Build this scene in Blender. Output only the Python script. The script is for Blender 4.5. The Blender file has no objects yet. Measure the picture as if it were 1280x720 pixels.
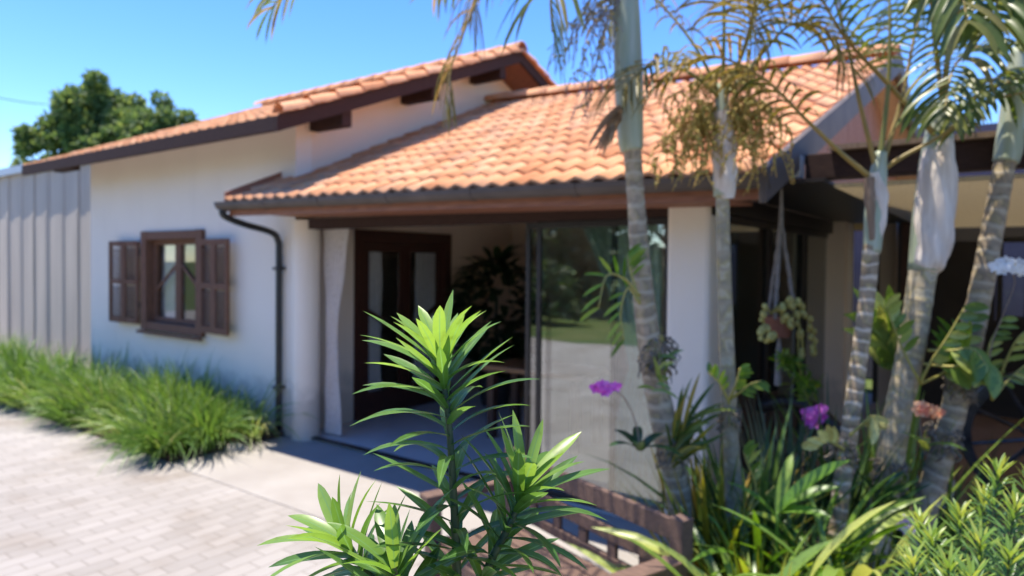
import bpy, math, random
from mathutils import Vector as V, Matrix
random.seed(11)
sc = bpy.context.scene
col = sc.collection
R = math.radians
PI = math.pi

# ------------------------------------------------------------------ camera
CAM_H = 1.85
FPX = 850.0                      # focal length in pixels of the 1280 px wide photograph
yaw, pitch, roll = R(36), R(-1.1), R(0.5)
PY = 328 + FPX * math.tan(-pitch)
F0 = V((-math.sin(yaw), math.cos(yaw), 0)); R0 = V((math.cos(yaw), math.sin(yaw), 0)); ZZ = V((0, 0, 1))
FW = F0 * math.cos(pitch) + ZZ * math.sin(pitch)
UP = R0.cross(FW)
R2 = R0 * math.cos(roll) + UP * math.sin(roll)
U2 = R2.cross(FW)
CP = V((0, 0, CAM_H))
cam = bpy.data.objects.new('camera', bpy.data.cameras.new('camera'))
col.objects.link(cam)
cam.matrix_world = Matrix(((R2.x, U2.x, -FW.x, CP.x), (R2.y, U2.y, -FW.y, CP.y), (R2.z, U2.z, -FW.z, CP.z), (0, 0, 0, 1)))
cam.data.sensor_width = 36
cam.data.lens = FPX / 1280 * 36
cam.data.shift_y = -(360 - PY) / 1280
cam.data.clip_start = 0.02
cam.data.clip_end = 3000
cam.data.dof.use_dof = True
cam.data.dof.focus_distance = 0.76
cam.data.dof.aperture_fstop = 4.6
cam.data.dof.aperture_blades = 0
sc.camera = cam

def ray(x, y): return FW + R2 * ((x - 640) / FPX) + U2 * ((PY - y) / FPX)
def at(x, y, ax, val):
    d = ray(x, y); i = 'xyz'.index(ax)
    return CP + d * ((val - CP[i]) / d[i])
def pd(x, y, dist): return CP + ray(x, y) * dist

# ------------------------------------------------------------------ light
SUN_EL, SUN_AZ = R(78), R(-150)        # azimuth measured in the xy plane from +x
world = bpy.data.worlds.new('World'); sc.world = world; world.use_nodes = True
nt = world.node_tree; bg = nt.nodes['Background']
sky = nt.nodes.new('ShaderNodeTexSky'); sky.sky_type = 'NISHITA'; sky.sun_disc = False
sky.sun_elevation = SUN_EL; sky.sun_rotation = PI / 2 - SUN_AZ
sky.altitude = 900; sky.air_density = 1.0; sky.dust_density = 0.0; sky.ozone_density = 4.0
hs_ = nt.nodes.new('ShaderNodeHueSaturation'); hs_.inputs['Saturation'].default_value = 1.25; hs_.inputs['Hue'].default_value = 0.512
nt.links.new(sky.outputs[0], hs_.inputs['Color']); nt.links.new(hs_.outputs[0], bg.inputs[0]); bg.inputs[1].default_value = 0.15
sun = bpy.data.lights.new('sun', 'SUN'); sun.energy = 4.0; sun.angle = R(0.5); sun.color = (1, 0.93, 0.81)
so = bpy.data.objects.new('sun', sun); col.objects.link(so)
sd = V((math.cos(SUN_EL) * math.cos(SUN_AZ), math.cos(SUN_EL) * math.sin(SUN_AZ), math.sin(SUN_EL)))
so.rotation_euler = sd.to_track_quat('Z', 'Y').to_euler(); so.location = sd * 40
sc.view_settings.view_transform = 'Standard'; sc.view_settings.look = 'None'
sc.view_settings.exposure = 1.2; sc.view_settings.gamma = 1.0

# ------------------------------------------------------------------ materials
def newmat(name):
    m = bpy.data.materials.new(name); m.use_nodes = True
    n = m.node_tree.nodes; l = m.node_tree.links
    return m, n, l, n['Principled BSDF']
def ramp(n, stops):
    r = n.new('ShaderNodeValToRGB'); e = r.color_ramp.elements
    while len(e) < len(stops): e.new(0.5)
    for k, (p, c) in enumerate(stops): e[k].position = p; e[k].color = (*c, 1)
    return r
def mat(name, c, rough=0.7, c2=None, scale=6, bump=0.0, bscale=60, metal=0.0, spec=0.5, stretch=None, detail=6):
    m, n, l, p = newmat(name)
    p.inputs['Roughness'].default_value = rough; p.inputs['Metallic'].default_value = metal
    p.inputs['Specular IOR Level'].default_value = spec
    c2 = c2 or tuple(v * 0.82 for v in c)
    tc = n.new('ShaderNodeTexCoord'); mp = n.new('ShaderNodeMapping')
    if stretch: mp.inputs['Scale'].default_value = stretch
    l.new(tc.outputs['Object'], mp.inputs[0])
    t = n.new('ShaderNodeTexNoise'); t.inputs['Scale'].default_value = scale; t.inputs['Detail'].default_value = detail
    l.new(mp.outputs[0], t.inputs['Vector'])
    r = ramp(n, [(0.32, c), (0.68, c2)])
    l.new(t.outputs[0], r.inputs[0]); l.new(r.outputs[0], p.inputs['Base Color'])
    if bump:
        t2 = n.new('ShaderNodeTexNoise'); t2.inputs['Scale'].default_value = bscale; t2.inputs['Detail'].default_value = 4
        l.new(mp.outputs[0], t2.inputs['Vector'])
        b = n.new('ShaderNodeBump'); b.inputs['Strength'].default_value = bump; b.inputs['Distance'].default_value = 0.02
        l.new(t2.outputs[0], b.inputs['Height']); l.new(b.outputs[0], p.inputs['Normal'])
    return m
def leafmat(name, stops, rough=0.4, trans=0.4, rib=None, tcol=None, spec=0.5):
    """colour from the per-leaf random attribute; a midrib from the across-leaf attribute; light passes through"""
    m, n, l, p = newmat(name)
    a = n.new('ShaderNodeAttribute'); a.attribute_name = 'rnd'
    r = ramp(n, stops); l.new(a.outputs['Fac'], r.inputs[0])
    out = r.outputs[0]
    if rib:
        b = n.new('ShaderNodeAttribute'); b.attribute_name = 'tt'
        rr = ramp(n, [(0.0, (1, 1, 1)), (0.16, (0, 0, 0))]); l.new(b.outputs['Fac'], rr.inputs[0])
        mx = n.new('ShaderNodeMix'); mx.data_type = 'RGBA'
        l.new(rr.outputs[0], mx.inputs[0]); l.new(out, mx.inputs[6]); mx.inputs[7].default_value = (*rib, 1)
        out = mx.outputs[2]
    tcl = n.new('ShaderNodeTexCoord'); nl = n.new('ShaderNodeTexNoise'); nl.inputs['Scale'].default_value = 55; nl.inputs['Detail'].default_value = 5; l.new(tcl.outputs['Object'], nl.inputs['Vector'])
    rl = ramp(n, [(0.28, (0.70, 0.66, 0.55)), (0.42, (0.96, 0.95, 0.93)), (0.66, (1.06, 1.05, 1.0))]); l.new(nl.outputs[0], rl.inputs[0])
    ml = n.new('ShaderNodeMix'); ml.data_type = 'RGBA'; ml.blend_type = 'MULTIPLY'; ml.inputs[0].default_value = 1; l.new(out, ml.inputs[6]); l.new(rl.outputs[0], ml.inputs[7]); out = ml.outputs[2]
    l.new(out, p.inputs['Base Color']); p.inputs['Roughness'].default_value = rough
    p.inputs['Specular IOR Level'].default_value = spec
    tr = n.new('ShaderNodeBsdfTranslucent')
    hs = n.new('ShaderNodeHueSaturation'); hs.inputs['Value'].default_value = 1.7; hs.inputs['Saturation'].default_value = 1.1
    hs.inputs['Hue'].default_value = 0.485
    l.new(out, hs.inputs['Color']); l.new(hs.outputs[0], tr.inputs[0])
    ms = n.new('ShaderNodeMixShader'); ms.inputs[0].default_value = trans
    l.new(p.outputs[0], ms.inputs[1]); l.new(tr.outputs[0], ms.inputs[2])
    l.new(ms.outputs[0], n['Material Output'].inputs[0])
    return m
def glassmat(name, refl, tint, rough=0.0):
    m, n, l, p = newmat(name); n.remove(p)
    t = n.new('ShaderNodeBsdfTransparent'); t.inputs[0].default_value = (*tint, 1)
    g = n.new('ShaderNodeBsdfGlossy'); g.inputs['Roughness'].default_value = rough; g.inputs[0].default_value = (0.95, 0.97, 0.98, 1)
    f = n.new('ShaderNodeLayerWeight'); f.inputs[0].default_value = 0.5
    pw = n.new('ShaderNodeMath'); pw.operation = 'POWER'; pw.inputs[1].default_value = 4.0; l.new(f.outputs['Facing'], pw.inputs[0])
    ad = n.new('ShaderNodeMath'); ad.operation = 'MULTIPLY_ADD'; ad.inputs[1].default_value = 0.9; ad.inputs[2].default_value = refl; ad.use_clamp = True
    l.new(pw.outputs[0], ad.inputs[0])
    ms = n.new('ShaderNodeMixShader'); l.new(ad.outputs[0], ms.inputs[0]); l.new(t.outputs[0], ms.inputs[1]); l.new(g.outputs[0], ms.inputs[2])
    l.new(ms.outputs[0], n['Material Output'].inputs[0])
    return m
def trunkmat(name, base, ring, lichen, freq):
    m, n, l, p = newmat(name); p.inputs['Roughness'].default_value = 0.85
    a = n.new('ShaderNodeAttribute'); a.attribute_name = 'tt'
    tc = n.new('ShaderNodeTexCoord')
    nz = n.new('ShaderNodeTexNoise'); nz.inputs['Scale'].default_value = 7; nz.inputs['Detail'].default_value = 5; l.new(tc.outputs['Object'], nz.inputs['Vector'])
    ad = n.new('ShaderNodeMath'); ad.operation = 'MULTIPLY_ADD'; ad.inputs[1].default_value = 0.09; l.new(nz.outputs[0], ad.inputs[0]); l.new(a.outputs['Fac'], ad.inputs[2])
    mu = n.new('ShaderNodeMath'); mu.operation = 'MULTIPLY'; mu.inputs[1].default_value = freq; l.new(ad.outputs[0], mu.inputs[0])
    fr = n.new('ShaderNodeMath'); fr.operation = 'FRACT'; l.new(mu.outputs[0], fr.inputs[0])
    rr = ramp(n, [(0.0, (1, 1, 1)), (0.16, (.7, .7, .7)), (0.24, (0, 0, 0)), (0.85, (.15, .15, .15)), (0.97, (0.8, 0.8, 0.8))]); l.new(fr.outputs[0], rr.inputs[0])
    n2 = n.new('ShaderNodeTexNoise'); n2.inputs['Scale'].default_value = 13; n2.inputs['Detail'].default_value = 8; l.new(tc.outputs['Object'], n2.inputs['Vector'])
    r2 = ramp(n, [(0.34, base), (0.47, tuple(v * 0.6 for v in base)), (0.54, lichen), (0.6, tuple(v * 1.15 for v in base)), (0.72, tuple(v * 0.6 for v in base))]); l.new(n2.outputs[0], r2.inputs[0])
    mx = n.new('ShaderNodeMix'); mx.data_type = 'RGBA'
    l.new(rr.outputs[0], mx.inputs[0]); l.new(r2.outputs[0], mx.inputs[6]); mx.inputs[7].default_value = (*ring, 1)
    l.new(mx.outputs[2], p.inputs['Base Color'])
    b = n.new('ShaderNodeBump'); b.inputs['Strength'].default_value = 0.35; b.inputs['Distance'].default_value = 0.005
    l.new(rr.outputs[0], b.inputs['Height']); l.new(b.outputs[0], p.inputs['Normal'])
    return m

def plastermat(name, c, stain):
    m, n, l, p = newmat(name); p.inputs['Roughness'].default_value = 0.92; p.inputs['Specular IOR Level'].default_value = 0.15
    ge = n.new('ShaderNodeNewGeometry'); sx_ = n.new('ShaderNodeSeparateXYZ'); l.new(ge.outputs['Position'], sx_.inputs[0])
    t = n.new('ShaderNodeTexNoise'); t.inputs['Scale'].default_value = 0.9; t.inputs['Detail'].default_value = 8; l.new(ge.outputs['Position'], t.inputs['Vector'])
    r = ramp(n, [(0.35, c), (0.75, stain)]); l.new(t.outputs[0], r.inputs[0])
    # splash dirt: ragged band that stands about 0.3 m above the ground
    t3 = n.new('ShaderNodeTexNoise'); t3.inputs['Scale'].default_value = 5; t3.inputs['Detail'].default_value = 8; l.new(ge.outputs['Position'], t3.inputs['Vector'])
    ma = n.new('ShaderNodeMath'); ma.operation = 'MULTIPLY_ADD'; ma.inputs[1].default_value = -0.75; l.new(t3.outputs[0], ma.inputs[0]); l.new(sx_.outputs[2], ma.inputs[2])
    rd = ramp(n, [(0.0, (0.55, 0.55, 0.55)), (0.22, (0, 0, 0))]); l.new(ma.outputs[0], rd.inputs[0])
    # rain drips: long vertical noise
    mp = n.new('ShaderNodeMapping'); mp.inputs['Scale'].default_value = (4, 4, 0.5); l.new(ge.outputs['Position'], mp.inputs[0])
    t4 = n.new('ShaderNodeTexNoise'); t4.inputs['Scale'].default_value = 1.0; t4.inputs['Detail'].default_value = 5; l.new(mp.outputs[0], t4.inputs['Vector'])
    r4 = ramp(n, [(0.56, (0, 0, 0)), (0.78, (0.13, 0.13, 0.13))]); l.new(t4.outputs[0], r4.inputs[0])
    mxa = n.new('ShaderNodeMath'); mxa.operation = 'MAXIMUM'; l.new(rd.outputs[0], mxa.inputs[0]); l.new(r4.outputs[0], mxa.inputs[1])
    mx = n.new('ShaderNodeMix'); mx.data_type = 'RGBA'; l.new(mxa.outputs[0], mx.inputs[0]); l.new(r.outputs[0], mx.inputs[6]); mx.inputs[7].default_value = (0.42, 0.36, 0.30, 1)
    l.new(mx.outputs[2], p.inputs['Base Color'])
    t2 = n.new('ShaderNodeTexNoise'); t2.inputs['Scale'].default_value = 60; t2.inputs['Detail'].default_value = 3; l.new(ge.outputs['Position'], t2.inputs['Vector'])
    b = n.new('ShaderNodeBump'); b.inputs['Strength'].default_value = 0.3; b.inputs['Distance'].default_value = 0.01
    l.new(t2.outputs[0], b.inputs['Height']); l.new(b.outputs[0], p.inputs['Normal'])
    return m
def tilemat(name):
    m, n, l, p = newmat(name); p.inputs['Roughness'].default_value = 0.85; p.inputs['Specular IOR Level'].default_value = 0.25
    a = n.new('ShaderNodeAttribute'); a.attribute_name = 'rnd'
    r = ramp(n, [(0.0, (0.52, 0.22, 0.10)), (0.08, (0.67, 0.305, 0.145)), (0.5, (0.71, 0.35, 0.178)), (0.92, (0.74, 0.40, 0.222)), (1.0, (0.56, 0.28, 0.16))])
    l.new(a.outputs['Fac'], r.inputs[0])
    tc = n.new('ShaderNodeTexCoord')
    t = n.new('ShaderNodeTexNoise'); t.inputs['Scale'].default_value = 7; t.inputs['Detail'].default_value = 8; l.new(tc.outputs['Object'], t.inputs['Vector'])
    r2 = ramp(n, [(0.3, (0.86, 0.84, 0.83)), (0.6, (1.06, 1.05, 1.04))]); l.new(t.outputs[0], r2.inputs[0])
    mx = n.new('ShaderNodeMix'); mx.data_type = 'RGBA'; mx.blend_type = 'MULTIPLY'; mx.inputs[0].default_value = 1
    l.new(r.outputs[0], mx.inputs[6]); l.new(r2.outputs[0], mx.inputs[7])
    t5 = n.new('ShaderNodeTexNoise'); t5.inputs['Scale'].default_value = 2.2; t5.inputs['Detail'].default_value = 10; l.new(tc.outputs['Object'], t5.inputs['Vector'])
    r5 = ramp(n, [(0.56, (0, 0, 0)), (0.74, (0.55, 0.55, 0.55))]); l.new(t5.outputs[0], r5.inputs[0])
    m5 = n.new('ShaderNodeMix'); m5.data_type = 'RGBA'; l.new(r5.outputs[0], m5.inputs[0]); l.new(mx.outputs[2], m5.inputs[6]); m5.inputs[7].default_value = (0.40, 0.25, 0.17, 1)
    l.new(m5.outputs[2], p.inputs['Base Color'])
    return m
def pavermat(name):
    m, n, l, p = newmat(name); p.inputs['Roughness'].default_value = 0.9; p.inputs['Specular IOR Level'].default_value = 0.2
    tc = n.new('ShaderNodeTexCoord'); mp = n.new('ShaderNodeMapping'); l.new(tc.outputs['Object'], mp.inputs[0])
    mp.inputs['Rotation'].default_value = (0, 0, R(90))
    bt = n.new('ShaderNodeTexBrick'); l.new(mp.outputs[0], bt.inputs['Vector'])
    bt.inputs['Scale'].default_value = 1.0; bt.inputs['Brick Width'].default_value = 0.24; bt.inputs['Row Height'].default_value = 0.12
    bt.inputs['Mortar Size'].default_value = 0.006; bt.inputs['Mortar Smooth'].default_value = 0.3
    bt.inputs['Color1'].default_value = (0.285, 0.264, 0.245, 1); bt.inputs['Color2'].default_value = (0.335, 0.311, 0.29, 1); bt.inputs['Mortar'].default_value = (0.24, 0.217, 0.196, 1)
    t = n.new('ShaderNodeTexNoise'); t.inputs['Scale'].default_value = 1.3; t.inputs['Detail'].default_value = 9; l.new(tc.outputs['Object'], t.inputs['Vector'])
    r2 = ramp(n, [(0.28, (0.74, 0.68, 0.61)), (0.45, (0.93, 0.91, 0.88)), (0.62, (1.04, 1.03, 1.02))]); l.new(t.outputs[0], r2.inputs[0])
    mx = n.new('ShaderNodeMix'); mx.data_type = 'RGBA'; mx.blend_type = 'MULTIPLY'; mx.inputs[0].default_value = 1
    l.new(bt.outputs[0], mx.inputs[6]); l.new(r2.outputs[0], mx.inputs[7]); l.new(mx.outputs[2], p.inputs['Base Color'])
    b = n.new('ShaderNodeBump'); b.inputs['Strength'].default_value = 0.5; b.inputs['Distance'].default_value = 0.006; b.invert = True
    l.new(bt.outputs['Fac'], b.inputs['Height']); l.new(b.outputs[0], p.inputs['Normal'])
    return m

M = {}
M['wall'] = plastermat('white plaster', (0.88, 0.785, 0.675), (0.82, 0.72, 0.61))
M['cream'] = plastermat('cream plaster', (0.86, 0.71, 0.57), (0.80, 0.64, 0.50))
M['tile'] = tilemat('clay roof tile')
M['darkwood'] = mat('dark stained wood', (0.062, 0.034, 0.027), 0.8, (0.038, 0.021, 0.018), 14, 0.2, 40, stretch=(1, 1, 6), spec=0.2)
M['boarding'] = mat('lightened boarding', (0.50, 0.29, 0.16), 0.6, (0.40, 0.22, 0.12), 9, stretch=(1, 7, 7))  # dark boards made paler so they bounce light into the porch
M['redwood'] = mat('red brown wood', (0.34, 0.135, 0.07), 0.6, (0.22, 0.085, 0.045), 9, 0.2, 40, stretch=(1, 7, 7))
M['shutter'] = mat('brown shutter wood', (0.215, 0.098, 0.055), 0.85, (0.13, 0.06, 0.036), 12, 0.2, 40, stretch=(6, 6, 1))
M['doorwood'] = mat('varnished door wood', (0.085, 0.032, 0.02), 0.35, (0.05, 0.019, 0.013), 12, 0.1, 40, stretch=(6, 6, 1))
M['gutter'] = mat('bronze gutter metal', (0.13, 0.10, 0.085), 0.6, (0.09, 0.07, 0.06), 5, spec=0.3)
M['black'] = mat('black painted metal', (0.014, 0.014, 0.016), 0.4, (0.02, 0.02, 0.022), 10)
M['darkframe'] = mat('dark bronze frame', (0.022, 0.017, 0.016), 0.4, (0.03, 0.024, 0.022), 10)
M['paver'] = pavermat('concrete pavers')
M['concrete'] = mat('pale concrete', (0.35, 0.323, 0.296), 0.9, (0.29, 0.263, 0.238), 2.2, 0.2, 80, spec=0.2)
M['tilefloor'] = mat('grey floor tile', (0.58, 0.57, 0.56), 0.35, (0.52, 0.51, 0.50), 3)
M['terracotta'] = mat('terracotta floor', (0.30, 0.205, 0.16), 0.6, (0.23, 0.15, 0.115), 4, 0.1)
M['soil'] = mat('dark soil', (0.045, 0.031, 0.022), 1.0, (0.085, 0.062, 0.045), 14, 0.8, 30, spec=0.1)
M['lawn'] = mat('distant grass', (0.06, 0.10, 0.028), 1.0, (0.11, 0.12, 0.045), 0.6, spec=0.1)
M['panel'] = mat('grey sheet metal', (0.52, 0.44, 0.355), 0.85, (0.44, 0.37, 0.30), 2.0, stretch=(2, 2, 0.3))
M['flash'] = mat('zinc flashing', (0.42, 0.45, 0.5), 0.5, (0.36, 0.39, 0.44), 3, metal=0.2)
M['ceiling'] = mat('cream ceiling', (0.72, 0.665, 0.50), 0.85, (0.65, 0.59, 0.44), 1.5, spec=0.2)
M['awning'] = leafmat('cream awning cloth', [(0, (0.62, 0.58, 0.46)), (1, (0.62, 0.58, 0.46))], 0.9, 0.22, spec=0.1)
M['fabric'] = leafmat('sheer white fabric', [(0, (0.80, 0.76, 0.74)), (1, (0.72, 0.68, 0.67))], 0.9, 0.35, spec=0.1)
M['greenfabric'] = leafmat('pale green fabric', [(0, (0.62, 0.76, 0.68)), (1, (0.52, 0.68, 0.60))], 0.9, 0.3, spec=0.1)
M['glass'] = glassmat('tinted front glass', 0.15, (0.93, 0.95, 0.94))
M['darkglass'] = glassmat('dark side glass', 0.06, (0.30, 0.33, 0.32))
M['clear'] = glassmat('window glass', 0.03, (0.95, 0.96, 0.96))
M['benchwood'] = mat('faded bench wood', (0.17, 0.098, 0.068), 0.75, (0.10, 0.058, 0.041), 10, 0.3, 50, stretch=(2, 9, 9))
M['rope'] = mat('grey macrame cord', (0.30, 0.27, 0.25), 0.95, (0.2, 0.18, 0.17), 60)
M['pot'] = mat('terracotta pot', (0.26, 0.10, 0.065), 0.8, (0.19, 0.075, 0.05), 12)
M['bark'] = mat('tree bark', (0.10, 0.075, 0.055), 0.95, (0.06, 0.045, 0.035), 10, 0.5, 20)
M['root'] = mat('fibrous roots', (0.13, 0.10, 0.07), 1.0, (0.30, 0.245, 0.19), 30, 0.5, 60)
M['stone'] = mat('pale stone', (0.46, 0.43, 0.40), 0.9, (0.34, 0.31, 0.285), 8, 0.4, 30)
M['sheath'] = mat('dry palm sheath', (0.82, 0.71, 0.60), 0.7, (0.62, 0.50, 0.40), 5, 0.2, 40, stretch=(8, 8, 1))
M['drybrown'] = mat('brown dry sheath', (0.30, 0.20, 0.13), 0.8, (0.2, 0.125, 0.08), 9, 0.2, 40, stretch=(7, 7, 1))
M['shaft'] = mat('green crownshaft', (0.32, 0.36, 0.24), 0.45, (0.44, 0.46, 0.35), 5, stretch=(6, 6, 0.8))
M['petiole'] = mat('ochre petiole', (0.38, 0.245, 0.065), 0.5, (0.27, 0.20, 0.055), 8)
M['petiolegreen'] = mat('green petiole', (0.20, 0.21, 0.055), 0.5, (0.27, 0.22, 0.06), 8)
M['palmleaf'] = leafmat('palm leaflet', [(0, (0.06, 0.105, 0.022)), (0.45, (0.11, 0.155, 0.03)), (0.8, (0.20, 0.205, 0.045)), (1, (0.32, 0.23, 0.08))], 0.35, 0.42)
M['olive'] = leafmat('olive palm leaflet', [(0, (0.085, 0.095, 0.022)), (0.6, (0.18, 0.15, 0.036)), (1, (0.30, 0.20, 0.07))], 0.45, 0.42)
M['drytwig'] = mat('golden flower twig', (0.52, 0.33, 0.085), 0.7, (0.36, 0.22, 0.06), 20)
M['berry'] = mat('green palm fruit', (0.36, 0.34, 0.07), 0.45, (0.48, 0.31, 0.07), 30)
M['podo'] = leafmat('podocarpus leaf', [(0, (0.06, 0.14, 0.03)), (0.45, (0.125, 0.24, 0.045)), (0.8, (0.22, 0.35, 0.07)), (1, (0.30, 0.44, 0.09))], 0.34, 0.45, rib=(0.16, 0.30, 0.10))
M['podostem'] = mat('green stem', (0.055, 0.085, 0.03), 0.6, (0.10, 0.11, 0.05), 30)
M['podoyellow'] = leafmat('yellow green podocarpus leaf', [(0, (0.06, 0.135, 0.05)), (0.35, (0.10, 0.20, 0.05)), (0.65, (0.19, 0.30, 0.05)), (1, (0.46, 0.48, 0.10))], 0.35, 0.35, rib=(0.26, 0.36, 0.09))
M['grass'] = leafmat('border grass blade', [(0, (0.06, 0.125, 0.025)), (0.5, (0.115, 0.215, 0.042)), (0.86, (0.20, 0.29, 0.07)), (1, (0.40, 0.38, 0.17))], 0.4, 0.35)
M['strapyellow'] = leafmat('yellow green strap leaf', [(0, (0.055, 0.105, 0.016)), (0.45, (0.14, 0.20, 0.026)), (0.8, (0.26, 0.24, 0.03)), (1, (0.36, 0.24, 0.035))], 0.4, 0.35)
M['strapdark'] = leafmat('dark strap leaf', [(0, (0.022, 0.06, 0.02)), (0.6, (0.04, 0.095, 0.028)), (1, (0.12, 0.20, 0.04))], 0.3, 0.25, rib=(0.09, 0.16, 0.06))
M['greyleaf'] = leafmat('grey green sword leaf', [(0, (0.06, 0.10, 0.065)), (1, (0.15, 0.20, 0.13))], 0.45, 0.15)
M['brightleaf'] = leafmat('bright green leaf', [(0, (0.06, 0.14, 0.02)), (0.6, (0.14, 0.27, 0.03)), (1, (0.30, 0.38, 0.055))], 0.35, 0.4)
M['orchidleaf'] = leafmat('orchid leaf', [(0, (0.07, 0.15, 0.028)), (0.6, (0.19, 0.29, 0.055)), (1, (0.42, 0.45, 0.11))], 0.35, 0.3)
M['straw'] = leafmat('straw coloured dry leaf', [(0, (0.30, 0.19, 0.10)), (1, (0.50, 0.36, 0.21))], 0.7, 0.3)
M['treeleaf'] = leafmat('dense tree leaf', [(0, (0.06, 0.115, 0.04)), (0.6, (0.12, 0.185, 0.06)), (1, (0.22, 0.28, 0.085))], 0.6, 0.45)
M['darkleaf2'] = leafmat('dark garden tree leaf', [(0, (0.025, 0.06, 0.022)), (0.6, (0.05, 0.095, 0.03)), (1, (0.10, 0.15, 0.045))], 0.5, 0.3)
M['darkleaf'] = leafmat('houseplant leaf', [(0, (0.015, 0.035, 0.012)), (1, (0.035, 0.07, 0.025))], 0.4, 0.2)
M['purple'] = leafmat('purple petal', [(0, (0.60, 0.08, 0.46)), (1, (0.76, 0.26, 0.66))], 0.6, 0.35)
M['lilac'] = leafmat('lilac petal', [(0, (0.50, 0.36, 0.66)), (1, (0.62, 0.48, 0.74))], 0.6, 0.35)
M['white'] = leafmat('white petal', [(0, (0.80, 0.82, 0.84)), (1, (0.86, 0.87, 0.88))], 0.6, 0.3)
M['peach'] = leafmat('peach petal', [(0, (0.72, 0.27, 0.16)), (1, (0.76, 0.48, 0.26))], 0.6, 0.3)
M['bud'] = leafmat('yellow green bud', [(0, (0.42, 0.35, 0.10)), (1, (0.62, 0.60, 0.22))], 0.5, 0.2)
M['cane'] = mat('yellow orchid cane', (0.42, 0.34, 0.07), 0.5, (0.28, 0.26, 0.06), 10)
M['tabletop'] = mat('table wood', (0.34, 0.16, 0.06), 0.4, (0.24, 0.11, 0.045), 10, stretch=(1, 8, 8))
M['plaque'] = mat('white enamel plaque', (0.62, 0.68, 0.80), 0.4, (0.55, 0.62, 0.76), 12)
M['lav'] = mat('lavender wall', (0.07, 0.066, 0.10), 0.9, (0.05, 0.047, 0.08), 2)
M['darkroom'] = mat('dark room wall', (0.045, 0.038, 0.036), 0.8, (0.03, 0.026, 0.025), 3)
M['trunk_brown'] = trunkmat('ringed brown trunk', (0.38, 0.285, 0.185), (0.47, 0.385, 0.27), (0.34, 0.26, 0.13), 14)
M['trunk_grey'] = trunkmat('ringed grey trunk', (0.47, 0.395, 0.265), (0.38, 0.30, 0.195), (0.42, 0.33, 0.15), 12)
M['trunk_pale'] = trunkmat('ringed pale trunk', (0.35, 0.25, 0.15), (0.66, 0.54, 0.40), (0.34, 0.27, 0.12), 16)

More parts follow.
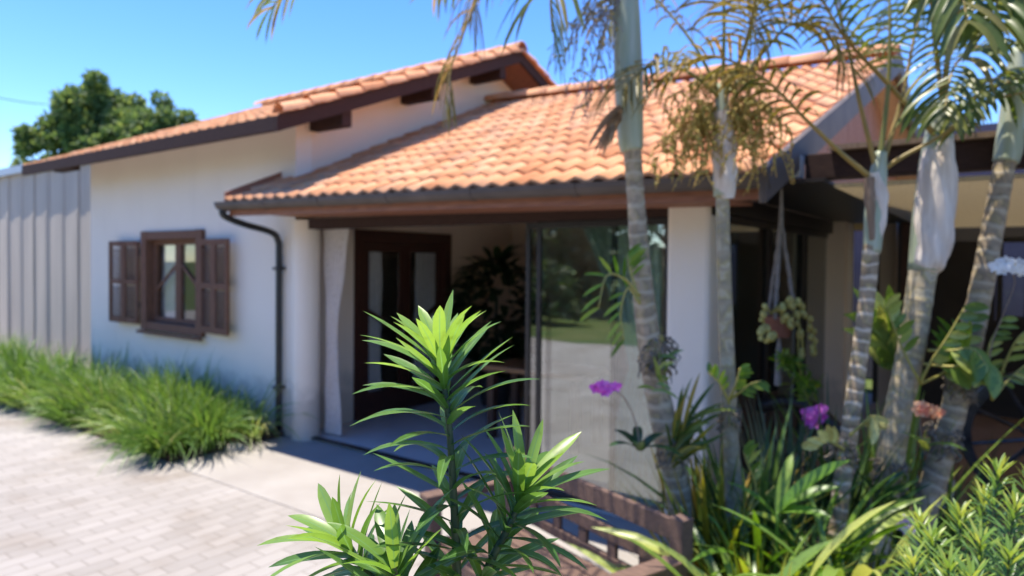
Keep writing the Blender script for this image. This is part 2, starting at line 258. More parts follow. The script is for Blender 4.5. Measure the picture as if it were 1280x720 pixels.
# ------------------------------------------------------------------ mesh builder
def wloc(o):
    p = V((0, 0, 0))
    while o: p += o.location; o = o.parent
    return p
class MB:
    def __init__(s): s.v = []; s.f = []; s.m = []; s.rnd = []; s.tt = []
    def add(s, vs, fs, m=0, rnd=0.5, tts=None):
        b = len(s.v); s.v += [tuple(q) for q in vs]; s.rnd += [rnd] * len(vs); s.tt += (tts or [0.5] * len(vs))
        for f in fs: s.f.append([b + i for i in f]); s.m.append(m)
        return s
    def box(s, a, b, m=0, rnd=0.5):
        x0, y0, z0 = (min(a[i], b[i]) for i in range(3)); x1, y1, z1 = (max(a[i], b[i]) for i in range(3))
        return s.add([(x0, y0, z0), (x1, y0, z0), (x1, y1, z0), (x0, y1, z0), (x0, y0, z1), (x1, y0, z1), (x1, y1, z1), (x0, y1, z1)],
                     [(0, 3, 2, 1), (4, 5, 6, 7), (0, 1, 5, 4), (1, 2, 6, 5), (2, 3, 7, 6), (3, 0, 4, 7)], m, rnd)
    def bar(s, p, q, w, h, m=0, up=ZZ, rnd=0.5):
        """rectangular bar from p to q, w across, h along up"""
        p = V(p); q = V(q); d = (q - p).normalized(); a = d.cross(up).normalized(); u = a.cross(d).normalized()
        vs = [c + a * (w / 2 * i) + u * (h / 2 * j) for c in (p, q) for i, j in ((-1, -1), (1, -1), (1, 1), (-1, 1))]
        return s.add(vs, [(0, 1, 2, 3), (7, 6, 5, 4), (0, 4, 5, 1), (1, 5, 6, 2), (2, 6, 7, 3), (3, 7, 4, 0)], m, rnd)
    def prism(s, poly, axis, t0, t1, m=0):
        """polygon (2D) extruded along an axis between t0 and t1"""
        def mk(a, b, t): return {'x': (t, a, b), 'y': (a, t, b), 'z': (a, b, t)}[axis]
        n = len(poly); vs = [mk(a, b, t0) for a, b in poly] + [mk(a, b, t1) for a, b in poly]
        return s.add(vs, [tuple(range(n))[::-1], tuple(range(n, 2 * n))] + [(i, (i + 1) % n, n + (i + 1) % n, n + i) for i in range(n)], m)
    def tube(s, pts, rad, seg=8, m=0, rnd=0.5, cap=True, t0=0.0):
        pts = [V(p) for p in pts]
        if not hasattr(rad, '__len__'): rad = [rad] * len(pts)
        n = len(pts); d = (pts[1] - pts[0]).normalized()
        a = d.cross(V((0.37, 0.91, 0.13)))
        a = a.normalized(); vs = []; tt = []; L = t0
        for i, p in enumerate(pts):
            d = (pts[min(i + 1, n - 1)] - pts[max(i - 1, 0)]).normalized()
            a = (a - d * a.dot(d)).normalized(); b = d.cross(a)
            if i: L += (p - pts[i - 1]).length
            for k in range(seg):
                an = 2 * PI * k / seg
                vs.append(p + (a * math.cos(an) + b * math.sin(an)) * rad[i]); tt.append(L)
        fs = [(i * seg + k, i * seg + (k + 1) % seg, (i + 1) * seg + (k + 1) % seg, (i + 1) * seg + k) for i in range(n - 1) for k in range(seg)]
        if cap: fs += [tuple(range(seg))[::-1], tuple(range((n - 1) * seg, n * seg))]
        return s.add(vs, fs, m, rnd, tt)
    def ball(s, c, r, m=0, rnd=0.5, seg=6, rings=4, sq=(1, 1, 1)):
        c = V(c); vs = [c + V((0, 0, r * sq[2]))]
        for i in range(1, rings):
            th = PI * i / rings
            for k in range(seg):
                ph = 2 * PI * k / seg; vs.append(c + V((math.sin(th) * math.cos(ph) * r * sq[0], math.sin(th) * math.sin(ph) * r * sq[1], math.cos(th) * r * sq[2])))
        vs.append(c - V((0, 0, r * sq[2]))); fs = []
        for k in range(seg): fs.append((0, 1 + k, 1 + (k + 1) % seg))
        for i in range(rings - 2):
            for k in range(seg):
                a = 1 + i * seg; fs.append((a + k, a + seg + k, a + seg + (k + 1) % seg, a + (k + 1) % seg))
        e = len(vs) - 1; a = 1 + (rings - 2) * seg
        for k in range(seg): fs.append((e, a + (k + 1) % seg, a + k))
        return s.add(vs, fs, m, rnd)
    def leaf(s, p, d, nrm, L, W, grav=0.0, bend=0.0, seg=5, fold=0.12, m=0, rnd=0.5, shape='lance', twist=0.0):
        p = V(p); d = V(d).normalized(); side = d.cross(V(nrm))
        if side.length < 1e-4: side = d.cross(V((0.3, 0.8, 0.2)))
        side.normalize(); vs = []; tt = []
        for i in range(seg + 1):
            t = i / seg
            if shape == 'lance': w = W * (0.22 + 0.78 * math.sin(PI * min(1, t * 0.86 + 0.10)) ** 0.9) * (1 if t < 0.8 else math.sqrt(max(0, (1.0 - t) / 0.2)) * 0.98 + 0.02)
            elif shape == 'blade': w = W * (0.75 + 0.25 * math.sin(PI * t)) * (1 - t ** 2.2 * 0.96)
            elif shape == 'oval': w = W * max(0.04, math.sin(PI * (0.06 + 0.92 * t)) ** 0.7)
            else: w = W * (1 - 0.9 * t)
            n = side.cross(d).normalized()
            vs += [p - side * (w / 2) + n * (fold * w), p, p + side * (w / 2) + n * (fold * w)]; tt += [1.0, 0.0, 1.0]
            p = p + d * (L / seg)
            d = (d + V((0, 0, -grav / seg)) - n * (bend / seg)).normalized()
            side = (side - d * side.dot(d)).normalized()
            if twist: side = (side + side.cross(d) * (twist / seg)).normalized()
        fs = []
        for i in range(seg):
            a = i * 3; fs += [(a, a + 1, a + 4, a + 3), (a + 1, a + 2, a + 5, a + 4)]
        return s.add(vs, fs, m, rnd, tt)
    def build(s, name, mats, parent=None, smooth=False, loc=None, bevel=0.0):
        if not isinstance(mats, (list, tuple)): mats = [mats]
        me = bpy.data.meshes.new(name)
        o = bpy.data.objects.new(name, me); col.objects.link(o)
        if parent: org = wloc(parent); o.parent = parent
        else: org = V(loc) if loc else V((0, 0, 0)); o.location = org
        me.from_pydata([(a - org.x, b - org.y, c - org.z) for a, b, c in s.v], [], s.f)
        for q in mats: me.materials.append(q)
        me.polygons.foreach_set('material_index', s.m)
        if smooth: me.polygons.foreach_set('use_smooth', [True] * len(s.f))
        for nm, dat in (('rnd', s.rnd), ('tt', s.tt)):
            at_ = me.attributes.new(nm, 'FLOAT', 'POINT'); at_.data.foreach_set('value', dat)
        me.update()
        if bevel:
            bv = o.modifiers.new('bevel', 'BEVEL'); bv.width = bevel; bv.segments = 2; bv.limit_method = 'ANGLE'
        return o
def tag(o, label=None, cat=None, group=None, kind=None):
    if label: o['label'] = label
    if cat: o['category'] = cat
    if group: o['group'] = group
    if kind: o['kind'] = kind
    return o
def empty(name, loc, label, cat, group=None):
    o = bpy.data.objects.new(name, None); col.objects.link(o); o.location = V(loc); o.empty_display_size = 0.2
    return tag(o, label, cat, group)
def spline(pts, n):
    pts = [V(p) for p in pts]; out = []
    P = [pts[0] * 2 - pts[1]] + pts + [pts[-1] * 2 - pts[-2]]; k = len(pts) - 1
    for i in range(n + 1):
        u = i / n * k; j = min(int(u), k - 1); t = u - j; a, b, c, d = P[j:j + 4]
        out.append(0.5 * ((2 * b) + (c - a) * t + (2 * a - 5 * b + 4 * c - d) * t * t + (3 * b - a - 3 * c + d) * t ** 3))
    return out
def lerp(a, b, t): return a + (b - a) * t
U = random.uniform
def rdir(): 
    while True:
        v = V((U(-1, 1), U(-1, 1), U(-1, 1)))
        if 0.05 < v.length < 1: return v.normalized()

# ================================================================== SETTING
g = MB(); g.add([(-600, -600, -0.03), (600, -600, -0.03), (600, 600, -0.03), (-600, 600, -0.03)], [(0, 1, 2, 3)])
tag(g.build('ground', M['lawn']), kind='structure')
g = MB(); g.add([(-24, -26, 0), (16, -26, 0), (16, 11, 0), (-24, 11, 0)], [(0, 1, 2, 3)])
tag(g.build('driveway', M['paver']), kind='structure')
g = MB(); nv_ = 40; vs = [(lerp(-24, 16, i / nv_), (-4.9 + 0.25 * math.sin(i * 1.3) + 0.12 * math.sin(i * 2.9)) if k else -26.2, 0.004) for k in (0, 1) for i in range(nv_ + 1)]
g.add(vs, [(i, i + 1, nv_ + 2 + i, nv_ + 1 + i) for i in range(nv_)]); tag(g.build('lawn', M['lawn']), kind='structure')
g = MB(); g.box((-6.02, 3.12, -0.02), (-0.98, 4.43, 0.006)); tag(g.build('path', M['concrete']), kind='structure')

def bed_z(x, y):
    q = ((x - 0.35) / 1.85) ** 2 + ((y - 3.45) / 0.95) ** 2
    return 0.36 * max(0, 1 - q) ** 0.6 + 0.03 * math.sin(x * 9 + y * 4) * math.sin(y * 11) * 0.5
g = MB(); nx, ny = 60, 56; vs = []
for j in range(ny + 1):
    for i in range(nx + 1):
        x = lerp(-0.95, 4.2, i / nx); y = lerp(0.3, 4.25, j / ny)
        e = min(i, nx - i, j, ny - j)
        x += 0.05 * math.sin(j * 0.9) * (i == 0); z = 0.03 + bed_z(x, y) if e > 0 else 0.004
        vs.append((x, y, z))
g.add(vs, [(j * (nx + 1) + i, j * (nx + 1) + i + 1, (j + 1) * (nx + 1) + i + 1, (j + 1) * (nx + 1) + i) for j in range(ny) for i in range(nx)])
tag(g.build('garden_soil', M['soil'], smooth=True), kind='structure')
g = MB(); g.box((-15.5, 3.16, -0.02), (-6.12, 4.36, 0.05)); tag(g.build('border_soil', M['soil']), kind='structure')

# ================================================================== HOUSE
YW, XG = 4.39, -5.97                     # front wall plane, gable wall plane
house = empty('house', (-5.97, 7.0, 0), 'white plastered house with orange clay tile roofs, brown shutters and glazed porch', 'house')
HL, YB = -10.75, 10.8                    # left end, back
def tiles(mb, P00, P10, P11, P01, nc, nr, amp=0.017, lift=0.015, m=0):
    P00, P10, P11, P01 = map(V, (P00, P10, P11, P01))
    nrm = (P10 - P00).cross(P01 - P00).normalized(); K = 8
    def S(u, v): return (P00 * (1 - u) + P10 * u) * (1 - v) + (P01 * (1 - u) + P11 * u) * v
    for r in range(nr):
        off = U(-0.006, 0.006)
        for c in range(nc):
            rn = random.random(); jz = U(-0.004, 0.004); jv = U(-0.012, 0.012) / 1.0
            vs = []
            for (vv, lf) in ((r + jv, lift + jz), (r + 1.05, jz - 0.004)):
                for k in range(K + 1):
                    h = amp * math.cos(2 * PI * (k / K)) if lf else 0
                    tap = 1.0
                    vs.append(S((c + k / K) / nc, vv / nr) + nrm * (h + lf + amp))
            n = K + 1
            lip = [q - nrm * (lift + 0.012) for q in vs[:n]]
            vs = vs + lip
            fs = [(k, k + 1, n + k + 1, n + k) for k in range(K)] + [(2 * n + k, 2 * n + k + 1, k + 1, k) for k in range(K)]
            mb.add(vs, fs, m, rn)
def ridge_caps(mb, A, B, n, r=0.10, m=0):
    A = V(A); B = V(B)
    for i in range(n):
        p = A.lerp(B, i / n); q = A.lerp(B, (i + 1.12) / n); ax = (B - A).normalized(); sd_ = ax.cross(ZZ).normalized(); K = 8; vs = []
        for (c, rr) in ((p, r * 1.12), (q, r * 0.92)):
            for k in range(K + 1):
                an = PI * k / K; vs.append(c + sd_ * math.cos(an) * rr + V((0, 0, math.sin(an) * rr)))
        vs += [vs[k] * 0.9 + p * 0.1 for k in range(K + 1)]
        mb.add(vs, [(k, k + 1, K + 2 + k, K + 1 + k) for k in range(K)] + [(k + 1, k, 2 * K + 2 + k, 2 * K + 3 + k) for k in range(K)], m, random.random())

# --- main block
EY, EZ, RY, RZ = 3.80, 3.155, 7.60, 4.70; VX = -5.40; LX = -11.45; BY = 11.4
sl = (RZ - EZ) / (RY - EY)
def mz(y): return RZ - abs(y - RY) * sl
wx0, wx1, wz0, wz1 = -9.10, -7.76, 0.99, 2.15
w = MB()
top = mz(YW) - 0.07
w.box((HL, YW, 0), (wx0, YW + 0.2, top)); w.box((wx1, YW, 0), (XG, YW + 0.2, top)); w.box((wx0, YW, 0), (wx1, YW + 0.2, wz0)); w.box((wx0, YW, wz1), (wx1, YW + 0.2, top))
w.box((HL, YB - 0.2, 0), (XG, YB, top))
w.prism([(YW + 0.2, 0), (YB - 0.2, 0), (YB - 0.2, mz(YB - 0.2) - 0.07), (RY, RZ - 0.07), (YW + 0.2, mz(YW + 0.2) - 0.07)], 'x', HL, HL + 0.2)
w.build('wall', M['wall'], house)
dy0, dy1, dz1 = 5.23, 6.76, 2.15
w = MB()
a = YW + 0.2
w.prism([(a, 0), (dy0, 0), (dy0, mz(dy0) - 0.07), (a, mz(a) - 0.07)], 'x', XG - 0.2, XG)
w.prism([(dy0, dz1), (dy1, dz1), (dy1, mz(dy1) - 0.07), (dy0, mz(dy0) - 0.07)], 'x', XG - 0.2, XG)
w.prism([(dy1, 0), (YB - 0.2, 0), (YB - 0.2, mz(YB - 0.2) - 0.07), (RY, RZ - 0.07), (dy1, mz(dy1) - 0.07)], 'x', XG - 0.2, XG)
w.build('gable_wall', M['cream'], house)
w = MB(); w.box((-10.5, 4.6, -0.02), (-6.2, 10.6, 0.03)); w.build('room_floor', M['tilefloor'], house)
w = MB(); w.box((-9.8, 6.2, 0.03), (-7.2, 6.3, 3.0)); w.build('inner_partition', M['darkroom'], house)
r = MB(); nc = int((VX - LX) / 0.168)
tiles(r, (LX, EY, EZ), (VX, EY, EZ), (VX, RY, RZ), (LX, RY, RZ), nc, 12)
tiles(r, (VX, BY, EZ), (LX, BY, EZ), (LX, RY, RZ), (VX, RY, RZ), nc, 12)
roof = r.build('roof', M['tile'], house, smooth=True)
r = MB(); ridge_caps(r, (VX + 0.03, RY, RZ + 0.05), (LX, RY, RZ + 0.05), 17); r.build('ridge_cap', M['tile'], roof, smooth=True)
# verge tiles along the right gable
r = MB()
for i in range(12):
    for sgn in (1, -1):
        y0 = lerp(EY, RY, i / 12) - 0.01; y1 = lerp(EY, RY, (i + 1.1) / 12)
        if sgn < 0: y0, y1 = 2 * RY - y0, 2 * RY - y1
        A = V((VX - 0.02, y0, mz(y0) + 0.075)); B = V((VX - 0.02, y1, mz(y1) + 0.055))
        K = 7; vs = []
        for c, rr in ((A, 0.085), (B, 0.07)):
            for k in range(K + 1):
                an = PI * k / K; vs.append(c + V((math.cos(an) * rr, 0, math.sin(an) * rr - 0.02)))
        r.add(vs, [(k, k + 1, K + 2 + k, K + 1 + k) for k in range(K)], 0, random.random())
r.build('verge_tile', M['tile'], roof, smooth=True)
# timber deck, eave board, bargeboards, purlins
d = MB()
d.prism([(EY + 0.03, EZ - 0.05), (RY, RZ - 0.05), (BY - 0.03, EZ - 0.05), (BY - 0.03, EZ - 0.012), (RY, RZ - 0.012), (EY + 0.03, EZ - 0.012)], 'x', LX + 0.03, VX - 0.04)
d.build('roof_boarding', M['redwood'], roof)
d = MB(); d.box((LX, EY - 0.03, EZ - 0.115), (VX - 0.045, EY + 0.02, EZ + 0.02)); d.build('eave_board', M['darkwood'], roof)
d = MB()
for ya, za, yb, zb in ((EY - 0.03, EZ - 0.012, RY, RZ), (BY + 0.03, EZ - 0.012, RY, RZ)):
    d.prism([(ya, za - 0.12), (yb, zb - 0.12), (yb, zb + 0.03), (ya, za + 0.03)], 'x', VX - 0.04, VX)
d.build('bargeboard', M['darkwood'], roof)
for y in (4.62, 5.95, 7.25, 8.9):
    d = MB(); d.box((XG - 0.3, y - 0.06, mz(y) - 0.27), (VX - 0.045, y + 0.06, mz(y) - 0.085)); d.build('purlin', M['darkwood'], roof)
for y in (4.2,):
    d = MB(); d.box((LX + 0.1, y - 0.06, mz(y) - 0.2), (HL - 0.01, y + 0.06, mz(y) - 0.06)); d.build('purlin', M['darkwood'], roof)

# --- window with louvred shutters
f = MB()
for a_, b_ in (((wx0 - 0.07, YW - 0.05, wz0 - 0.06), (wx0 + 0.07, YW + 0.16, wz1 + 0.06)), ((wx1 - 0.07, YW - 0.05, wz0 - 0.06), (wx1 + 0.07, YW + 0.16, wz1 + 0.06)),
               ((wx0 + 0.07, YW - 0.045, wz1 - 0.05), (wx1 - 0.07, YW + 0.155, wz1 + 0.055)), ((wx0 + 0.07, YW - 0.045, wz0 - 0.055), (wx1 - 0.07, YW + 0.155, wz0 + 0.05))): f.box(a_, b_)
win = f.build('window', M['shutter'], house, bevel=0.006)
f = MB(); f.box((wx0 - 0.1, YW - 0.09, wz0 - 0.10), (wx1 + 0.1, YW - 0.052, wz0 - 0.062)); f.build('sill', M['shutter'], win)
xm = (wx0 + wx1) / 2 + 0.02
for (xa, xb, sg) in ((wx0 + 0.075, xm - 0.005, 1), (xm + 0.005, wx1 - 0.075, -1)):
    f = MB(); y0, y1 = YW + 0.05, YW + 0.09; z0, z1 = wz0 + 0.055, wz1 - 0.055
    f.box((xa, y0, z0), (xa + 0.06, y1, z1)); f.box((xb - 0.06, y0, z0), (xb, y1, z1)); f.box((xa + 0.06, y0, z1 - 0.06), (xb - 0.06, y1, z1)); f.box((xa + 0.06, y0, z0), (xb - 0.06, y1, z0 + 0.06))
    zc = (z0 + z1) / 2
    if sg > 0: f.bar((xa + 0.05, y0 + 0.018, zc - 0.12), (xb - 0.05, y0 + 0.018, zc + 0.22), 0.02, 0.035)
    else: f.bar((xa + 0.05, y0 + 0.018, zc + 0.22), (xb - 0.05, y0 + 0.018, zc - 0.12), 0.02, 0.035)
    f.build('casement', M['shutter'], win)
    f = MB(); f.box((xa + 0.06, y0 + 0.028, z0 + 0.06), (xb - 0.06, y0 + 0.032, z1 - 0.06)); f.build('pane', M['clear'], win)
def shutter(x0, x1, tilt, zo):
    """louvred leaf standing open against the wall, two panels wide"""
    f = MB(); n = 2; sx = 1 if x1 > x0 else -1
    W_ = abs(x1 - x0)
    def pt(u, z, dy): return V((x0 + sx * u, YW - 0.05 - u * tilt - dy, z))
    z0, z1 = 1.0 + zo, 2.09 + zo
    for k in range(n):
        ua, ub = k * W_ / n, (k + 1) * W_ / n - 0.006
        for (u0, u1, za, zb) in ((ua, ua + 0.05, z0, z1), (ub - 0.05, ub, z0, z1), (ua + 0.05, ub - 0.05, z1 - 0.07, z1), (ua + 0.05, ub - 0.05, z0, z0 + 0.07), (ua + 0.05, ub - 0.05, (z0 + z1) / 2 - 0.03, (z0 + z1) / 2 + 0.03)):
            p = pt((u0 + u1) / 2, za, 0.017); q = pt((u0 + u1) / 2, zb, 0.017)
            f.bar(p, q, abs(u1 - u0), 0.035, up=V((0, -1, 0)))
        z = z0 + 0.09
        while z < z1 - 0.08:
            if abs(z - (z0 + z1) / 2) > 0.04:
                f.bar(pt(ua + 0.05, z, 0.018), pt(ub - 0.05, z, 0.018), 0.036, 0.008, up=V((0, -0.6, 1)))
            z += 0.042
    return f.build('shutter', M['shutter'], win)
shutter(wx0 - 0.08, wx0 - 0.80, 0.06, 0.0); shutter(wx1 + 0.08, wx1 + 0.74, 0.07, 0.0)
# hinges
for z in (1.2, 1.9):
    for x in (wx0 - 0.075, wx1 + 0.075):
        f = MB(); f.tube([(x, YW - 0.06, z), (x, YW - 0.06, z + 0.09)], 0.011, 6); f.build('hinge', M['black'], win)

# --- porch roof
PB0, PB1, PT1, PT0 = V((-6.25, 3.78, 2.42)), V((-1.06, 3.74, 2.34)), V((-0.90, 7.60, 3.88)), V((-6.0, 7.60, 4.07))
r = MB(); tiles(r, PB0, PB1, PT1, PT0, 31, 14)
KB1, KB0 = V((-0.80, 11.3, 2.40)), V((-5.96, 11.3, 2.46))
tiles(r, KB1, KB0, PT0, PT1, 31, 14)
proof = r.build('porch_roof', M['tile'], house, smooth=True)
r = MB(); ridge_caps(r, PT1 + V((0.02, 0, 0.05)), PT0 + V((0.05, 0, 0.05)), 15, 0.095); r.build('ridge_cap', M['tile'], proof, smooth=True)
def pl(u, v, dz=0): return (PB0 * (1 - u) + PB1 * u) * (1 - v) + (PT0 * (1 - u) + PT1 * u) * v + V((0, 0, dz))
def pk(u, v, dz=0): return (KB0 * (1 - u) + KB1 * u) * (1 - v) + (PT0 * (1 - u) + PT1 * u) * v + V((0, 0, dz))
def slab(mb, fn, u0, u1, v0, v1, za, zb, m=0):
    vs = [fn(u, v, z) for z in (za, zb) for u, v in ((u0, v0), (u1, v0), (u1, v1), (u0, v1))]
    mb.add(vs, [(3, 2, 1, 0), (4, 5, 6, 7), (0, 1, 5, 4), (1, 2, 6, 5), (2, 3, 7, 6), (3, 0, 4, 7)], m)
d = MB(); slab(d, pl, 0.004, 0.99, 0.005, 1.0, -0.05, -0.012); slab(d, pk, 0.004, 0.99, 0.005, 1.0, -0.05, -0.012); d.build('roof_boarding', M['boarding'], proof)
# left verge: dark red flashing where the roof meets the gable wall
d = MB()
vs = []
for v in (0.0, 1.0):
    p = pl(0, v); vs += [p + V((-0.03, 0, -0.10)), p + V((0.0, 0, -0.10)), p + V((0.0, 0, 0.10)), p + V((-0.03, 0, 0.10))]
d.add(vs, [(0, 1, 2, 3), (7, 6, 5, 4), (0, 4, 5, 1), (1, 5, 6, 2), (2, 6, 7, 3), (3, 7, 4, 0)])
d.build('verge_flashing', M['redwood'], proof)
# right bargeboards
for nm, fn in (('bargeboard', pl), ('bargeboard', pk)):
    d = MB(); A = fn(1, -0.015, -0.03); B = fn(1, 1, -0.03)
    vs = []
    for p in (A, B): vs += [p + V((-0.004, 0, -0.11)), p + V((0.036, 0, -0.11)), p + V((0.036, 0, 0.075)), p + V((-0.004, 0, 0.075))]
    d.add(vs, [(0, 1, 2, 3), (7, 6, 5, 4), (0, 4, 5, 1), (1, 5, 6, 2), (2, 6, 7, 3), (3, 7, 4, 0)]); d.build(nm, M['gutter'], proof)
# fascia, eave board
d = MB()
def xbar(mb, y0, y1, za, zb, x0=-6.22, x1=-1.09):
    def zo(x): return lerp(PB0.z, PB1.z, (x - PB0.x) / (PB1.x - PB0.x))
    vs = [(x, y, zo(x) + z) for x in (x0, x1) for y, z in ((y0, za), (y1, za), (y1, zb), (y0, zb))]
    mb.add(vs, [(3, 2, 1, 0), (4, 5, 6, 7), (0, 1, 5, 4), (1, 2, 6, 5), (2, 3, 7, 6), (3, 0, 4, 7)])
xbar(d, 3.80, 3.845, -0.135, -0.055); d.build('eave_board', M['redwood'], proof)
d = MB(); xbar(d, 3.845, 4.36, -0.125, -0.105, -5.8, -1.3); d.build('soffit', M['redwood'], proof)
# gutter: half-round channel with joints
g = MB(); K = 7
def gut(x): return V((x, 3.745, lerp(PB0.z, PB1.z, (x - PB0.x) / (PB1.x - PB0.x)) - 0.005))
x0g, x1g = -6.30, -1.02
for (xa, xb, rr) in [(x0g, x1g, 0.062)] + [(x, x + 0.05, 0.066) for x in (-5.55, -4.78, -3.95, -3.1, -2.25)]:
    vs = []
    for x in (xa, xb):
        for ro in (rr, rr - 0.006):
            for k in range(K + 1):
                an = PI + PI * k / K; c = gut(x); vs.append(c + V((0, math.cos(an) * ro, math.sin(an) * ro * 1.25)))
    n = K + 1
    fs = [(k, k + 1, 2 * n + k + 1, 2 * n + k) for k in range(K)] + [(n + k + 1, n + k, 3 * n + k, 3 * n + k + 1) for k in range(K)]
    fs += [(0, 2 * n, 3 * n, n), (K, n + K, 3 * n + K, 2 * n + K)] + [tuple(range(n)), tuple(range(2 * n, 3 * n))[::-1]]
    g.add(vs, fs)
gut_o = g.build('gutter', M['gutter'], house, smooth=False)
g = MB(); c = gut(-6.25)
g.tube(spline([c + V((0, 0, -0.06)), c + V((0, 0.02, -0.13)), c + V((0.03, 0.2, -0.2)), (-6.18, 4.25, 2.14), (-6.18, 4.33, 2.05), (-6.18, 4.34, 1.9), (-6.18, 4.34, 1.0), (-6.18, 4.34, 0.06)], 40), 0.034, 10)
for z in (1.75, 0.5): g.box((-6.23, 4.295, z), (-6.13, YW - 0.002, z + 0.03))
g.build('downpipe', M['black'], house, smooth=True)

# --- porch structure
ft = MB(); ft.box((-5.965, 4.43, -0.02), (-1.40, 8.2, 0.03)); ft.build('porch_floor', M['tilefloor'], house)
ft = MB(); ft.box((-5.9, 4.40, 0.0305), (-2.9, 4.47, 0.045)); ft.build('door_track', M['darkframe'], house)
def column(x0, x1, y0, y1, ztop):
    c = MB(); c.box((x0, y0, 0.0), (x1, y1, ztop)); o = c.build('column', M['wall'], house, bevel=0.03)
    return o
c = MB(); c.tube([(-5.86, 4.44, 0.0), (-5.86, 4.44, 0.16), (-5.86, 4.44, 2.26)], [0.145, 0.14, 0.14], 24); cc = c.build('column', M['wall'], house, smooth=False)
column(-1.86, -1.56, 4.33, 4.62, 2.27)
column(-1.72, -1.42, 8.35, 8.65, 2.34)
h = MB(); h.box((-5.72, 4.36, 2.17), (-1.56, 4.52, 2.27)); h.build('lintel', M['darkwood'], house)
h = MB(); h.box((-1.68, 4.63, 2.2), (-1.56, 8.34, 2.33)); h.build('lintel', M['darkframe'], house)
bw = MB(); bw.prism([(-5.965, 0), (-1.43, 0), (-1.43, 3.35), (-5.965, 3.6)], 'y', 8.2, 8.34); bw.build('back_wall', M['cream'], house)
# stacked and closed glass panels of the front
def gpanel(xa, xb, y, name='glass_panel', fr=0.035):
    f = MB(); f.box((xa, y - 0.018, 0.045), (xa + fr, y + 0.018, 2.165)); f.box((xb - fr, y - 0.018, 0.045), (xb, y + 0.018, 2.165))
    f.box((xa + fr, y - 0.017, 2.12), (xb - fr, y + 0.017, 2.165)); f.box((xa + fr, y - 0.017, 0.045), (xb - fr, y + 0.017, 0.09))
    o = f.build(name, M['darkframe'], house)
    f = MB(); f.box((xa + fr, y - 0.004, 0.09), (xb - fr, y + 0.004, 2.12)); f.build('pane', M['glass'], o)
    return o
gpanel(-3.12, -2.32, 4.50); gpanel(-2.97, -1.87, 4.43)
def gside(ya, yb):
    x = -1.63; f = MB(); fr = 0.04
    f.box((x - 0.02, ya, 0.03), (x + 0.02, ya + fr, 2.2)); f.box((x - 0.02, yb - fr, 0.03), (x + 0.02, yb, 2.2)); f.box((x - 0.019, ya + fr, 2.15), (x + 0.019, yb - fr, 2.2)); f.box((x - 0.019, ya + fr, 0.03), (x + 0.019, yb - fr, 0.08))
    o = f.build('glass_panel', M['darkframe'], house); f = MB(); f.box((x - 0.004, ya + fr, 0.08), (x + 0.004, yb - fr, 2.15)); f.build('pane', M['darkglass'], o)
gside(4.64, 5.86); gside(5.87, 7.1); gside(7.11, 8.33)
# --- double door in the gable wall
d = MB(); fr = 0.085
d.box((XG - 0.12, dy0, 0.03), (XG + 0.03, dy0 + fr, dz1)); d.box((XG - 0.12, dy1 - fr, 0.03), (XG + 0.03, dy1, dz1)); d.box((XG - 0.119, dy0 + fr, dz1 - fr), (XG + 0.029, dy1 - fr, dz1))
d.box((XG + 0.002, dy0 - 0.06, 0.032), (XG + 0.02, dy0 - 0.001, dz1 + 0.06)); d.box((XG + 0.002, dy1 + 0.001, 0.032), (XG + 0.02, dy1 + 0.06, dz1 + 0.06)); d.box((XG + 0.002, dy0, dz1 + 0.001), (XG + 0.019, dy1, dz1 + 0.06))
door = d.build('door', M['doorwood'], house)
ym = (dy0 + dy1) / 2
for ya, yb, sg in ((dy0 + fr + 0.003, ym - 0.003, 1), (ym + 0.003, dy1 - fr - 0.003, -1)):
    d = MB(); xa, xb = XG - 0.05, XG - 0.01; s_ = 0.09; z0, z1 = 0.04, dz1 - fr - 0.004
    d.box((xa, ya, z0), (xb, ya + s_, z1)); d.box((xa, yb - s_, z0), (xb, yb, z1)); d.box((xa, ya + s_, z1 - 0.1), (xb, yb - s_, z1)); d.box((xa, ya + s_, z0), (xb, yb - s_, z0 + 0.28))
    p0, p1 = ((ya + s_ - 0.02, 1.28), (yb - s_ + 0.02, 0.98)) if sg > 0 else ((ya + s_ - 0.02, 0.98), (yb - s_ + 0.02, 1.28))
    d.bar((xb - 0.018, p0[0], p0[1]), (xb - 0.018, p1[0], p1[1]), 0.03, 0.05)
    lf = d.build('door_leaf', M['doorwood'], door)
    d = MB(); d.box((xa + 0.016, ya + s_, z0 + 0.28), (xa + 0.02, yb - s_, z1 - 0.1)); d.build('pane', M['clear'], door)
d = MB(); d.tube(spline([(XG - 0.01, ym - 0.05, 1.0), (XG + 0.04, ym - 0.05, 1.0), (XG + 0.045, ym - 0.13, 1.0)], 8), 0.011, 8); d.build('handle', M['flash'], door)
# gable infill of the porch, wooden boards
gp = MB(); Xi = -1.14
yy = 4.45
while yy < 10.7:
    y2 = min(yy + 0.14, 10.75)
    def pz(y): return (lerp(PB1.z, PT1.z, (y - 3.74) / 3.86) if y < 7.6 else lerp(PT1.z, KB1.z, (y - 7.6) / 3.7)) - 0.06
    if pz(yy) > 2.42 and pz(y2 - .006) > 2.42:
        gp.prism([(yy, 2.36), (y2 - 0.006, 2.36), (y2 - 0.006, pz(y2 - 0.006)), (yy, pz(yy))], 'x', Xi - 0.025, Xi + U(0, 0.003))
    yy += 0.14
gp.build('gable_boards', M['redwood'], house)
sf = MB(); sf.box((-1.56, 4.25, 2.335), (-0.86, 8.72, 2.356)); sf.build('side_soffit', M['darkframe'], house)
cb = MB(); cb.box((-1.09, 4.27, 2.37), (-0.995, 4.355, 2.50)); cb.build('corner_bracket', M['flash'], house)
pq = MB(); q = at(351, 331, 'y', YW); pq.box((q.x - 0.055, YW - 0.012, q.z - 0.10), (q.x + 0.055, YW - 0.001, q.z + 0.10)); pq.build('wall_plaque', M['plaque'], house, bevel=0.004)

